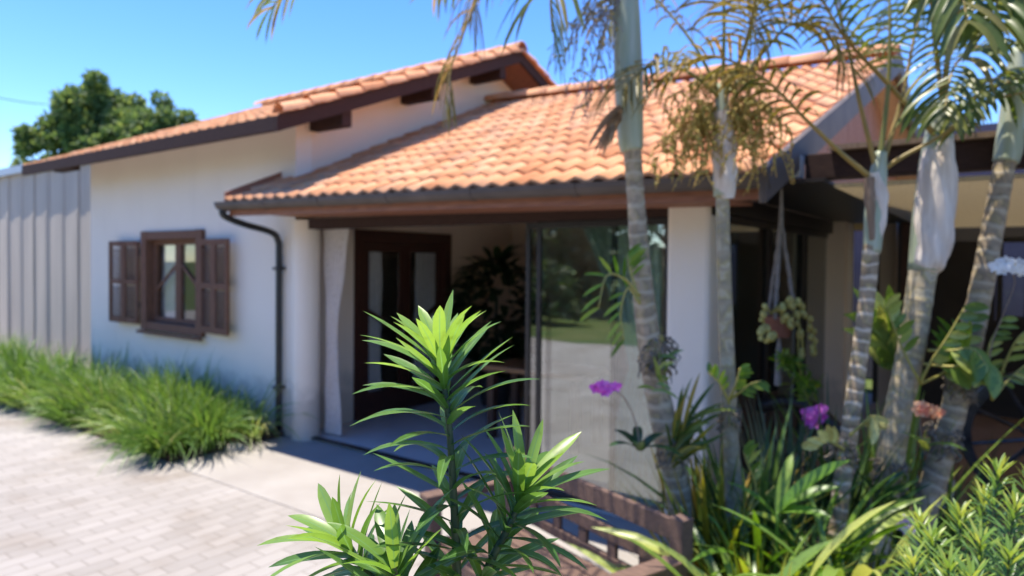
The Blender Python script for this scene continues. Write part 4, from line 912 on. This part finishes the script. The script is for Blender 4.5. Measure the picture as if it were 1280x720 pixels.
clump('broad_leaf_plant', 'dark broad strap leaved plant with one bright leaf, right of the slender palm', 'plant', gpx(965, 3.3), 34, 0.75, 0.075, M['strapdark'], 1.4, 0.9, 0.06, group=GG)
clump('broad_leaf_plant', 'low dark broad leaved plant at the foot of the pale ringed palm', 'plant', gpx(1010, 3.0), 40, 0.5, 0.055, M['strapdark'], 1.5, 0.9, 0.08, group=GG)
clump('sword_plant', 'upright grey green sword leaved plant below the right purple orchid', 'plant', gpx(992, 3.75), 34, 0.95, 0.045, M['greyleaf'], 0.35, 0.12, 0.10, group=GG)
clump('fern', 'mid green fine leaved clump behind the thick leaning palm', 'fern', gpx(1130, 3.7), 60, 0.8, 0.03, M['strapdark'], 0.8, 0.7, 0.1, group=GG)
clump('strap_plant', 'small dark clump between the two thick palm bases at the bottom', 'plant', gpx(1065, 2.95), 60, 0.4, 0.028, M['strapyellow'], 1.2, 0.8, 0.12, group=GG)
clump('strap_plant', 'upright yellow green clump in front of the square white column', 'plant', gpx(893, 3.35), 90, 0.85, 0.034, M['strapyellow'], 0.7, 0.7, 0.12, group=GG)
clump('strap_plant', 'bright yellow green clump in the bottom centre of the palm bed', 'plant', gpx(975, 2.65), 80, 0.55, 0.034, M['strapyellow'], 1.2, 0.9, 0.16, group=GG)
clump('strap_plant', 'golden green spiky clump at the bottom between bench post and pale palm', 'plant', gpx(990, 2.45), 80, 0.62, 0.03, M['strapyellow'], 1.2, 0.9, 0.15, group=GG)
clump('broad_leaf_plant', 'arching light green broad leaves low in front of the slender palm', 'plant', gpx(965, 2.8), 40, 0.58, 0.036, M['orchidleaf'], 1.2, 1.0, 0.12, group=GG)
clump('broad_leaf_plant', 'mottled yellow and green wide leaves at the bottom edge left of the pale palm', 'plant', gpx(1005, 2.6), 44, 0.62, 0.042, M['strapyellow'], 1.3, 1.0, 0.12, group=GG)
clump('broad_leaf_plant', 'glossy dark clump with long blades right of the slender palm base', 'plant', gpx(940, 3.45), 44, 0.95, 0.06, M['strapdark'], 0.9, 0.8, 0.1, group=GG)
clump('fern', 'dark feathery clump behind the rightmost palm', 'fern', gpx(1180, 3.75), 70, 0.95, 0.03, M['strapdark'], 0.8, 0.8, 0.12, group=GG)
clump('broad_leaf_plant', 'lime broad leaved plant low between the thick palm and the corner shrub', 'plant', gpx(1085, 2.6), 44, 0.5, 0.036, M['orchidleaf'], 1.3, 0.9, 0.1, group=GG)
clump('strap_plant', 'slim green clump behind the pale ringed palm', 'plant', gpx(1040, 3.6), 60, 0.95, 0.03, M['strapdark'], 0.6, 0.6, 0.1, group=GG)
for (x_, dd_, n_, L_, W_, m_, lab_) in (
    (955, 2.95, 44, 0.6, 0.028, 'brightleaf', 'bright green lance leaved clump just right of the slender palm foot'),
    (945, 2.65, 46, 0.80, 0.050, 'orchidleaf', 'pale yellow green leafy clump under the slender palm'),
    (1025, 2.95, 40, 0.6, 0.034, 'brightleaf', 'lush mid green clump left of the pale palm foot'),
    (965, 2.4, 60, 0.60, 0.030, 'strapyellow', 'golden low tuft at the bottom edge in the middle of the palm bed'),
    (1062, 2.7, 34, 0.62, 0.045, 'orchidleaf', 'yellowing leafy clump between the pale and the thick palm feet')):
    c_ = gpx(x_, dd_); mb = MB()
    for i in range(n_):
        a_ = U(0, 2 * PI); e = U(0.2, 1.5); b0 = c_ + V((math.cos(a_), math.sin(a_), 0)) * U(0, 0.14) + V((0, 0, U(0, L_ * 0.55)))
        mb.leaf(b0, V((math.cos(a_) * e, math.sin(a_) * e, 1.0)), ZZ, L_ * U(0.35, 1.0), W_ * U(0.6, 1.2), U(0.5, 1.8), seg=7, rnd=min(1, max(0, random.gauss(0.5, 0.3))), shape='lance', fold=0.2, twist=U(-1, 1))
    tag(mb.build('leafy_plant', M[m_], smooth=True, loc=c_), lab_, 'plant', GG)
# one bright leaf pair, kept with its plant by material: broad leaves
mb = MB(); c = gpx(965, 2.95); c1 = pd(972, 640, 2.95); mb.tube(spline([c, c.lerp(c1, 0.6) + V((0.01, 0, 0)), c1], 8), 0.008, 6)
for tx, ty, dd_, W_ in ((1050, 575, 2.8, 0.062), (1045, 612, 2.9, 0.05), (1035, 655, 2.8, 0.045), (990, 570, 3.05, 0.05)):
    e = pd(tx, ty, dd_); d_ = (e - c1); mb.leaf(c1, d_ + V((0, 0, 0.10)), V((0.1, -0.5, 1)), d_.length * 1.1, W_, 0.7, seg=10, shape='lance', rnd=U(0.45, 0.9))
tag(mb.build('broad_leaf_plant', M['brightleaf'], smooth=True, loc=c), 'bright lime green broad leaves spreading toward the pale ringed palm', 'plant', GG)
clump('broad_leaf_plant', 'tall rosette of wide leaves between the thick palm and the veranda', 'plant', gpx(1110, 3.75) + V((0, 0, 0.0)), 26, 1.25, 0.07, M['orchidleaf'], 0.5, 0.5, 0.08, group=GG)

def flower(mb, c, f_, size, m, n=5, rnd=None):
    c = V(c); f_ = V(f_).normalized(); a_ = f_.cross(ZZ).normalized(); b_ = a_.cross(f_)
    for k in range(n):
        an = 2 * PI * k / n + PI / 2; e = a_ * math.cos(an) + b_ * math.sin(an)
        mb.leaf(c, e + f_ * 0.35, f_, size * (0.62 if k in (1, 4) else 0.52), size * (0.55 if k in (1, 4) else 0.36), 0, 0.4, seg=4, m=m, shape='oval', rnd=random.random() if rnd is None else rnd, fold=0.06)
    mb.leaf(c, f_ - b_ * 0.6, b_, size * 0.3, size * 0.22, 0.3, seg=3, m=m, shape='oval', rnd=0.0)
def orchid(name, label, base, leaves, spike, flowers, fmat, fsize, leafL=0.2, leafW=0.05, lm='orchidleaf'):
    """leaf fan at base, arching spike through points, flowers at given points facing the camera side"""
    t = empty(name, base, label, 'orchid', 'orchids in the palm bed')
    mb = MB(); base = V(base)
    for i in range(leaves):
        a_ = 2 * PI * i / leaves + U(-.3, .3); mb.leaf(base + rdir() * 0.015, V((math.cos(a_), math.sin(a_), U(0.3, 1.2))), ZZ, leafL * U(0.7, 1.1), leafW * U(0.8, 1.1), 1.0, seg=6, shape='lance', rnd=random.random())
    mb.build('foliage', M[lm], t, smooth=True)
    sp = spline([base] + [V(p) for p in spike], 20); mb = MB(); mb.tube(sp, [lerp(0.004, 0.002, i / 20) for i in range(21)], 5); mb.build('flower_spike', M['drybrown'], t, smooth=True)
    for p in flowers:
        mb = MB(); fdir = (CP - V(p)).normalized() + V((U(-.5, .5), U(-.5, .5), U(-.2, .4))); flower(mb, p, fdir, fsize * U(0.85, 1.1), 0); mb.build('flower', M[fmat], t, smooth=True)
    return t
D = 3.25
orchid('purple_orchid', 'purple moth orchid spray reaching left from the tallest palm trunk, before the glass', pd(800, 560, D), 6, [pd(795, 530, D), pd(782, 500, D), pd(765, 486, D), pd(745, 484, D)],
       [pd(x, y, D - 0.01) for x, y in ((745, 485), (753, 482), (760, 486), (769, 484), (757, 490))], 'purple', 0.062, 0.2, 0.06, 'strapdark')
D = 3.6
orchid('purple_orchid', 'purple orchid bloom above the grey sword leaves, left of the pale ringed palm', pd(1005, 620, D), 5, [pd(1003, 580, D), pd(1008, 545, D), pd(1018, 522, D)],
       [pd(x, y, D - 0.02) for x, y in ((1012, 526), (1021, 515), (1027, 522), (1018, 530), (1010, 517), (1026, 512))], 'purple', 0.07)
D = 3.25
orchid('white_orchid', 'white moth orchid in bloom beside the rightmost palm trunk', pd(1235, 470, D), 6, [pd(1240, 430, D), pd(1255, 390, D), pd(1268, 355, D), pd(1262, 338, D), pd(1240, 332, D)],
       [pd(x, y, D - 0.02) for x, y in ((1244, 333), (1252, 337), (1262, 334), (1271, 336), (1257, 329), (1280, 338), (1275, 331))], 'white', 0.07)
D = 3.2
orchid('peach_orchid', 'peach and salmon orchid flowers against the mossy rightmost trunk', pd(1158, 560, D), 4, [pd(1152, 545, D), pd(1150, 525, D), pd(1156, 512, D)],
       [pd(x, y, D - 0.01) for x, y in ((1152, 508), (1158, 515), (1165, 513), (1171, 516), (1150, 514))], 'peach', 0.065)
D = 2.9
orchid('lilac_orchid', 'small lilac bloom low beside the yellow green shrub', pd(1128, 705, D), 4, [pd(1128, 685, D), pd(1130, 665, D)], [pd(x, y, D - 0.01) for x, y in ((1127, 657), (1134, 662), (1130, 652))], 'lilac', 0.06)

def cane_orchid(label, canes, D, leafL=0.10, leafW=0.045, m='orchidleaf', name='cane_orchid'):
    base = pd(canes[0][0][0], canes[0][0][1], D)
    t = empty(name, base, label, 'orchid', 'orchids growing on the palm trunks')
    fo = MB(); st = MB()
    for cane in canes:
        P = spline([pd(x, y, D + dd) for x, y, dd in cane], 18); st.tube(P, [lerp(0.0075, 0.003, i / 18) for i in range(19)], 6)
        for k in range(6, 19, 2):
            T = (P[k] - P[k - 1]).normalized(); S = T.cross(F0).normalized()
            sg = 1 if k % 2 else -1
            fo.leaf(P[k], S * sg + T * 0.8 - F0 * U(-.3, .5), -F0, leafL * U(0.7, 1.1), leafW * U(0.8, 1.1), 0.5, seg=5, shape='oval', rnd=random.random())
    st.build('cane', M['cane'], t, smooth=True); fo.build('foliage', M[m], t, smooth=True); return t
cane_orchid('yellow stemmed orchid with bright leaves right of the thick leaning palm', [[(1150, 480, 0), (1165, 450, -.05), (1185, 420, -.08), (1205, 385, -.1)], [(1150, 480, 0), (1180, 465, .05), (1200, 440, .05), (1212, 400, .05)], [(1150, 478, 0), (1130, 440, 0), (1118, 410, 0), (1108, 385, 0)]], 3.3)
cane_orchid('orchid with wide pale leaves hanging across the rightmost trunk', [[(1160, 438, 0), (1190, 438, -.1), (1215, 436, -.15), (1232, 455, -.2)], [(1155, 455, 0), (1190, 458, -.1), (1220, 452, -.15), (1240, 462, -.2)]], 3.3, 0.15, 0.075)
cane_orchid('arching green orchid at the right edge below the white blooms', [[(1240, 500, 0), (1258, 450, -.05), (1275, 420, -.1), (1300, 405, -.1)], [(1240, 500, 0), (1265, 470, .05), (1290, 450, .05)], [(1240, 500, 0), (1235, 440, 0), (1252, 400, 0)]], 3.3, 0.09, 0.03)
cane_orchid('pendent green orchid on the left side of the tallest trunk', [[(800, 370, 0), (780, 348, -.02), (758, 345, -.03), (748, 385, -.04)], [(800, 380, 0), (785, 360, 0), (776, 390, 0), (780, 425, 0)], [(800, 380, 0), (790, 345, 0), (786, 330, 0), (784, 318, 0)]], 3.3, 0.12, 0.019, 'brightleaf')
cane_orchid('fine leaved bright sprig growing on the slender palm trunk', [[(912, 500, 0), (925, 490, -.05), (938, 480, -.08), (952, 476, -.1)], [(912, 500, 0), (920, 480, -.05), (925, 460, -.05)], [(912, 505, 0), (900, 480, -.02), (885, 465, -.02)]], 3.35, 0.07, 0.022, 'brightleaf')
cane_orchid('lime green sprig at the foot of the slender palm trunk', [[(935, 640, 0), (945, 610, 0), (935, 580, 0), (930, 565, 0)], [(935, 640, 0), (955, 620, 0), (968, 608, 0)]], 3.2, 0.085, 0.03, 'orchidleaf')
cane_orchid('yellow leaved orchid tuft on the pale ringed trunk', [[(1062, 545, 0), (1078, 530, -.03), (1090, 520, -.05), (1096, 530, -.06)], [(1055, 562, 0), (1045, 556, -.03), (1034, 552, -.05), (1022, 560, -.05)]], 3.2, 0.10, 0.04, 'bud')

def epiphyte(label, px_, py_, dist, n, L, W, m, lean):
    c = pd(px_, py_, dist); mb = MB()
    for i in range(n):
        d_ = V((lean[0] + U(-.6, .6), lean[1] + U(-.5, .5), lean[2] + U(-.4, .7)))
        mb.leaf(c + rdir() * 0.03 + V((0, 0, U(-.08, .08))), d_, V((0, -1, 0.6)), L * U(0.5, 1.15), W * U(0.7, 1.2), U(0.3, 1.2), seg=7, rnd=random.random(), shape='lance', fold=0.18)
    return tag(mb.build('strap_plant', M[m], smooth=True, loc=c), label, 'plant', 'plants growing on the palm trunks')
epiphyte('strap leaved plant sprouting right from the tallest trunk, against the white column', 846, 560, 3.32, 26, 0.30, 0.024, 'strapyellow', (0.5, 0.0, 1.0))
epiphyte('small drooping leaf tuft at the root mass of the tallest trunk', 822, 470, 3.3, 14, 0.16, 0.018, 'orchidleaf', (0.4, -0.4, 0.5))
epiphyte('tuft of green leaves high on the rightmost trunk', 1200, 455, 3.3, 22, 0.22, 0.035, 'brightleaf', (-0.4, -0.3, 0.9))
epiphyte('glossy leaves behind the thick palm at the height of the white orchid', 1112, 440, 3.55, 24, 0.30, 0.06, 'orchidleaf', (-0.2, -0.2, 1.0))
epiphyte('dark narrow leaves at the foot of the thick palm', 1100, 640, 3.25, 22, 0.26, 0.02, 'strapdark', (0.3, -0.4, 0.7))
# hanging basket --------------------------------------------------
hk = at(977, 236, 'z', 2.333); db = (hk - CP).dot(FW)
pc = V((hk.x, hk.y, 1.50))
t = empty('hanging_basket', pc, 'terracotta pot hung on grey macrame cords from the porch soffit', 'hanging basket')
mb = MB(); mb.tube([pc + V((0, 0, -0.11)), pc + V((0, 0, -0.02)), pc + V((0, 0, 0.0)), pc + V((0, 0, 0.022))], [0.065, 0.088, 0.098, 0.098], 18); mb.build('pot', M['pot'], t)
for k in range(3):
    an = 2 * PI * k / 3 + 0.5; e = pc + V((math.cos(an) * 0.098, math.sin(an) * 0.098, 0.01)); s0 = hk + V((0, 0, -0.2))
    mb = MB(); pts = [e.lerp(s0, i / 14) + rdir() * 0.004 for i in range(15)]
    mb.tube(pts, [0.011 + 0.004 * (i % 2) for i in range(15)], 6); mb.build('cord', M['rope'], t)
mb = MB(); mb.tube([hk + V((0, 0, -0.22)), hk + V((0, 0, -0.1)), hk + V((0, 0, -0.001))], [0.016, 0.012, 0.008], 8); mb.build('hook', M['rope'], t)
mb = MB(); mb.tube([pc + V((0, 0, -0.112)), pc + V((0, 0, -0.2)), pc + V((0, 0, -0.42))], [0.008, 0.02, 0.026], 8); mb.build('tassel', M['rope'], t)
t = empty('basket_orchid', pc + V((0, 0, 0.022)), 'orchid in the hanging pot with an arching chain of yellow green buds', 'orchid')
mb = MB(); st = MB()
for q in ([(966, 390), (985, 376), (1005, 388), (1014, 412), (1020, 440)], [(962, 392), (958, 385), (954, 398), (958, 416)], [(970, 390), (990, 385), (1000, 410), (1005, 445)], [(964, 392), (972, 384), (982, 395), (985, 408)]):
    P = spline([pd(x, y, db - 0.08) for x, y in q], 20); st.tube(P, 0.007, 6)
    for k in range(6, 21):
        if random.random() < 0.8: mb.ball(P[k] + rdir() * 0.02, U(0.012, 0.024), 0, random.random(), 7, 5, (1, 1, 1.25))
c_ = pd(958, 418, db - 0.08)
for _ in range(9): mb.ball(c_ + rdir() * 0.04, U(0.018, 0.03), 0, U(0.6, 1), 7, 5)
mb.build('buds', M['bud'], t, smooth=True); st.build('flower_stalk', M['cane'], t, smooth=True)
mb = MB()
for (cx, cy, n_, rr) in ((990, 455, 60, 0.07), (1006, 484, 110, 0.085), (978, 448, 25, 0.05)):
    cc = pd(cx, cy, db - 0.1)
    for _ in range(n_): mb.leaf(cc + rdir() * rr * U(0.2, 1), rdir() + V((0, 0, 0.2)), rdir(), U(0.05, 0.085), U(0.012, 0.022), 0.8, seg=4, rnd=random.random())
st2 = MB(); st2.tube(spline([pc + V((0.03, 0, 0.02)), pc + V((0.12, -0.03, 0.02)), pd(998, 440, db - 0.1), pd(1004, 490, db - 0.1)], 16), 0.005, 5); st2.build('stem', M['cane'], t)
mb.build('foliage', M['brightleaf'], t, smooth=True)

# chair behind the palms ------------------------------------------
cb_ = at(955, 600, 'z', 0.05)
cb_ = V((-1.15, 5.0, 0.05))
t = empty('lounge_chair', cb_, 'dark low backed chair half hidden behind the sword leaved plant', 'chair')
mb = MB(); P = [cb_ + V(v) for v in ((-0.26, 0.0, 0.78), (-0.1, 0.03, 0.83), (0.1, 0.03, 0.80), (0.28, 0, 0.66))]
mb.tube(spline(P, 14), 0.05, 10); mb.build('backrest', M['darkframe'], t, smooth=True)
mb = MB(); mb.box(cb_ + V((-0.27, -0.5, 0.36)), cb_ + V((0.27, -0.02, 0.42))); mb.build('seat', M['darkframe'], t, bevel=0.015)
for x in (-0.24, 0.24):
    for y in (-0.46, -0.04):
        mb = MB(); mb.tube([cb_ + V((x, y, 0)), cb_ + V((x, y, 0.359))], 0.018, 8); mb.build('leg', M['black'], t)
    mb = MB(); mb.tube([cb_ + V((x, -0.03, 0.42)), cb_ + V((x, 0, 0.75))], 0.018, 8); mb.build('back_strut', M['black'], t)

# ================================================================== GRASS BORDER
mb = MB(); random.seed(5)
cl = [(U(-6.7, -6.15), U(3.1, 3.8), U(0.5, 0.75), random.random()) for _ in range(9)]
for i in range(210):
    cl.append((lerp(-6.22, -15.2, (i + U(0, 1)) / 210), U(3.12, 4.15), U(0.42, 0.82), random.random()))
for (cx, cy, hh, tone) in cl:
    near = cx > -8.8; hh *= 1.0 if cy > 3.45 else 0.78
    for _ in range(46 if near else 34):
        a_ = U(0, 2 * PI); rr = U(0, 0.16); x = cx + math.cos(a_) * rr; y = cy + math.sin(a_) * rr; e = U(0.05, 0.7)
        d_ = V((math.cos(a_) * e, math.sin(a_) * e - 0.35 * (1 - (y - 3.2) / 0.95), 1.0))
        if x > -6.6: d_.x += 0.45; d_.y -= 0.15
        mb.leaf((x, max(3.1, min(4.3, y)), 0.04), d_, V((-math.cos(a_), -math.sin(a_), 0.3)), hh * U(0.65, 1.1), U(0.012, 0.024) * (1 if near else 1.25), U(0.5, 2.2), seg=6 if near else 4, shape='blade', rnd=min(1, max(0, 0.55 * tone + U(0, 0.45))), fold=0.15)
tag(mb.build('border_grass', M['grass'], smooth=True), 'long bladed green grass border along the white wall', 'grass', kind='stuff')
random.seed(21)
st = MB(); q = at(292, 560, 'z', 0.0)
st.ball(q, 0.11, 0, 0.5, 9, 6, (1.7, 1.0, 0.5)); o = st.build('edging_stone', M['stone'], smooth=True, loc=(q.x, q.y, 0)); tag(o, 'pale edging stone at the right end of the grass border', 'stone')

# ================================================================== FOREGROUND SHRUBS
def podo_stem(st, fo, ctl, n, L, W, topd=0.5, dens=1.6, rlo=0.0, rhi=1.0, r0=0.0055, el_tip=0.38):
    """upright leafy shoot; ctl: 3D points base to tip; leaves in a 137.5 degree spiral, crowded towards the tip"""
    P = spline(ctl, 40); st.tube(P, [lerp(r0, 0.0022, i / 40) for i in range(41)], 8)
    ph = U(0, 6)
    for i in range(n):
        s_ = 1 - (1 - i / (n - 1)) ** dens if dens > 0 else i / (n - 1)
        k = s_ * 39.5; j = int(k); p = P[j].lerp(P[j + 1], k - j); T = (P[j + 1] - P[j]).normalized()
        ph += 2.39996; A = T.cross(V((0.2, 1, 0.1))).normalized(); B = T.cross(A); out = A * math.cos(ph) + B * math.sin(ph)
        el = lerp(1.08, el_tip, max(0, (s_ - 0.5) / 0.5) ** 1.5) * U(0.85, 1.12)     # angle away from the stem
        d_ = T * math.cos(el) + out * math.sin(el); nr = (T * math.sin(el) - out * math.cos(el))
        young = max(0, (s_ - 0.6) / 0.4)
        ln = L * lerp(1.0, 0.72, young ** 3) * U(0.8, 1.12)
        fo.leaf(p + out * 0.003, d_, nr, ln, W * U(0.85, 1.15), U(0.05, 0.4), U(-0.15, 0.75) * (1 - 0.5 * young), seg=9, fold=0.14,
                rnd=max(0, min(1, lerp(rlo, rhi, 0.18 + 0.62 * young + U(-0.2, 0.22)))), shape='lance', twist=U(-.35, .35))
dF = 0.76
def f3(x, y, dd=0.0): return pd(x, y, dF + dd)
root = pd(575, 900, dF); root.z = 0.03
t = empty('podocarpus_shrub', root, 'sharp green shrub in the foreground with three whorled shoots of long narrow leaves', 'shrub')
st = MB(); fo = MB(); random.seed(8)
podo_stem(st, fo, [f3(572, 735), f3(568, 640), f3(562, 540, .0), f3(555, 481), f3(549, 441)], 70, 0.108, 0.0132, dens=1.3, el_tip=0.58)
podo_stem(st, fo, [f3(520, 780, .02), f3(488, 745, .02), f3(458, 712, .02), f3(438, 690, .02), f3(425, 672, .02)], 38, 0.104, 0.0148, dens=1.15, el_tip=0.5)
podo_stem(st, fo, [f3(590, 770, -.01), f3(612, 705, -.01), f3(634, 662, -.01), f3(648, 630, -.01), f3(656, 606, -.01)], 46, 0.104, 0.0145, dens=1.15, el_tip=0.45)
podo_stem(st, fo, [f3(500, 790, -.04), f3(500, 760, -.05), f3(497, 730, -.05), f3(492, 706, -.05)], 26, 0.106, 0.0160, dens=1.1, el_tip=0.5)
for tip in ((660, 880, .08), (560, 900, -.06), (430, 890, .08), (720, 880, .05)):
    c0 = f3(tip[0], tip[1], tip[2]); podo_stem(st, fo, [c0 + (root - c0) * 0.25 + V((0, 0, -0.05)), c0 + V((0, 0, -0.12)), c0 + V((0, 0, -0.03)), c0], 34, 0.088, 0.0125)
for top in (f3(572, 735), f3(500, 760, .02), f3(590, 770, -.01), f3(500, 790, -.04)):
    st.tube(spline([root + rdir() * 0.01 * 2, root.lerp(top, 0.5) + V((U(-.03, .03), U(-.03, .03), 0)), top], 14), [lerp(0.011, 0.0056, i / 14) for i in range(15)], 8)
st.build('stem', M['podostem'], t, smooth=True); fo.build('foliage', M['podo'], t, smooth=True)

random.seed(3)
root = pd(1215, 760, 1.65); root.z = 0.03
t = empty('podocarpus_shrub', root, 'bushy yellow green shrub at the lower right corner, slightly blurred', 'shrub')
st = MB(); fo = MB()
for (x, y, dd) in ((1248, 585, 0), (1200, 640, .05), (1165, 668, 0), (1270, 630, -.1), (1225, 672, -.15), (1140, 700, -.05), (1185, 705, -.2), (1262, 690, -.2), (1290, 600, .1), (1300, 660, 0), (1150, 650, .12), (1230, 620, .15), (1215, 720, -.25)):
    top = pd(x, y, 1.65 + dd); b_ = root.lerp(top, 0.6) + V((0, 0, -0.15)); b_ = V((lerp(root.x, top.x, 0.75), lerp(root.y, top.y, 0.75), top.z - 0.33))
    podo_stem(st, fo, [b_, b_.lerp(top, 0.5) + V((U(-.01, .01), U(-.01, .01), 0)), top], 92, 0.074, 0.0074, dens=1.2, rlo=-0.25, rhi=1.05, r0=0.005, el_tip=0.5)
    st.tube(spline([root, root.lerp(b_, 0.5) + V((U(-.04, .04), U(-.04, .04), 0)), b_], 8), [0.012, 0.011, 0.01, 0.009, 0.008, 0.007, 0.006, 0.0055, 0.005], 6)
st.build('stem', M['podostem'], t, smooth=True); fo.build('foliage', M['podoyellow'], t, smooth=True)

# ================================================================== BACKGROUND TREES
def tree(label, base, lobes, leafsize, n, th, tr, group=None, mt='treeleaf'):
    t = empty('leafy_tree', base, label, 'tree', group); base = V(base)
    mb = MB(); mb.tube([base, base + V((0.1, 0, th * 0.5)), base + V((0, 0.1, th))], [tr, tr * 0.8, tr * 0.6], 10)
    for c, r_ in lobes:
        mb.tube(spline([base + V((0, 0, th * 0.85)), (base + V((0, 0, th))).lerp(V(c), 0.5) + V((0, 0, 0.3)), V(c)], 8), [tr * 0.45 * (1 - i / 10) for i in range(9)], 6)
    mb.build('trunk', M['bark'], t, smooth=True)
    fo = MB(); tot = sum(r_ ** 2 for c, r_ in lobes)
    for c, r_ in lobes:
        for sub in range(max(6, int(26 * r_ * r_ / tot * len(lobes) / 2))):
            dd = rdir(); dd.z = dd.z * 0.8 + 0.1; sc_ = V(c) + dd * r_ * U(0.55, 1.0); sr = r_ * U(0.2, 0.38)
            for _ in range(int(n * r_ * r_ / tot / max(6, int(26 * r_ * r_ / tot * len(lobes) / 2)))):
                e = rdir(); p = sc_ + V((e.x, e.y, e.z * 0.8)) * sr * U(0.4, 1.05) ** 0.6
                fo.leaf(p, e + rdir() * 0.8 + V((0, 0, -0.2)), e, leafsize * U(0.7, 1.3), leafsize * 0.5, 0.3, seg=2, shape='oval', rnd=random.random(), fold=0.1)
    fo.build('crown', M[mt], t)
    return t
dT = 30
def tp(x, y, dd=0): return pd(x, y, dT + dd)
bt = tp(135, 200); bt.z = 0
tree('dense dark green round tree rising behind the left end of the tiled roof', bt, [(tp(115, 130), 1.35), (tp(150, 135, 1), 1.2), (tp(190, 150), 1.1), (tp(85, 160), 1.2), (tp(60, 182), 1.0), (tp(220, 160, 1), 0.95), (tp(140, 185), 1.5), (tp(195, 190), 1.4), (tp(45, 200, 1), 0.9), (tp(235, 185), 0.9), (tp(100, 175), 1.3), (tp(170, 165), 1.2), (tp(130, 150), 1.2)], 0.26, 21000, 5.5, 0.3)
BG = 'trees across the driveway'
for i, (x, y, s_, lab) in enumerate(((-9, -13, 1.1, 'wide dark tree across the driveway, mirrored in the porch glass'), (-1, -14, 1.25, 'taller dark tree across the driveway, mirrored beside the green curtain'), (7, -13, 1.15, 'rounded dark tree across the driveway near the garden side'), (-17, -14, 1.15, 'spreading dark tree across the driveway near the metal fence'))):
    tree(lab, (x, y, 0), [(V((x + a_ * s_, y + b_ * s_, c_ * s_)), r_ * s_) for a_, b_, c_, r_ in ((0, 0, 4.2, 2.2), (2.4, 0.5, 3.4, 1.9), (-2.4, 0.2, 3.3, 1.9), (0.8, -1, 4.6, 1.4), (-3.2, 0.5, 1.6, 1.5), (3.2, 0.5, 1.6, 1.5), (0, 0.8, 1.3, 1.7), (1.6, 0.8, 1.2, 1.4), (-1.6, 0.8, 1.2, 1.4))], 0.42, 8000, 2.6, 0.25, BG, 'darkleaf2')
for x, y, lab in ((-11.5, -8.2, 'low dark shrub on the lawn across the driveway, nearest the metal fence side'), (-6.8, -8.6, 'broad dark shrub on the lawn across the driveway, facing the porch'), (-3.4, -8.0, 'small rounded dark shrub on the lawn across the driveway, facing the glass'), (1.2, -8.8, 'dark shrub on the lawn across the driveway behind the garden bed')):
    tree(lab, (x, y, 0), [(V((x + dx, y + U(-.2, .2), z)), r_) for dx, z, r_ in ((-0.9, 0.75, 0.8), (0.1, 0.95, 0.95), (0.95, 0.7, 0.75))], 0.22, 1700, 0.5, 0.08, 'shrubs on the lawn across the driveway', 'darkleaf2')
mb = MB(); A = pd(-40, 113, 22); B = pd(75, 131, 32); mb.tube([A.lerp(B, i / 12) + V((0, 0, -0.12 * math.sin(PI * i / 12))) for i in range(13)], 0.014, 6)
tag(mb.build('overhead_cable', M['black'], loc=A), 'thin overhead cable crossing the sky left of the dark tree', 'cable')
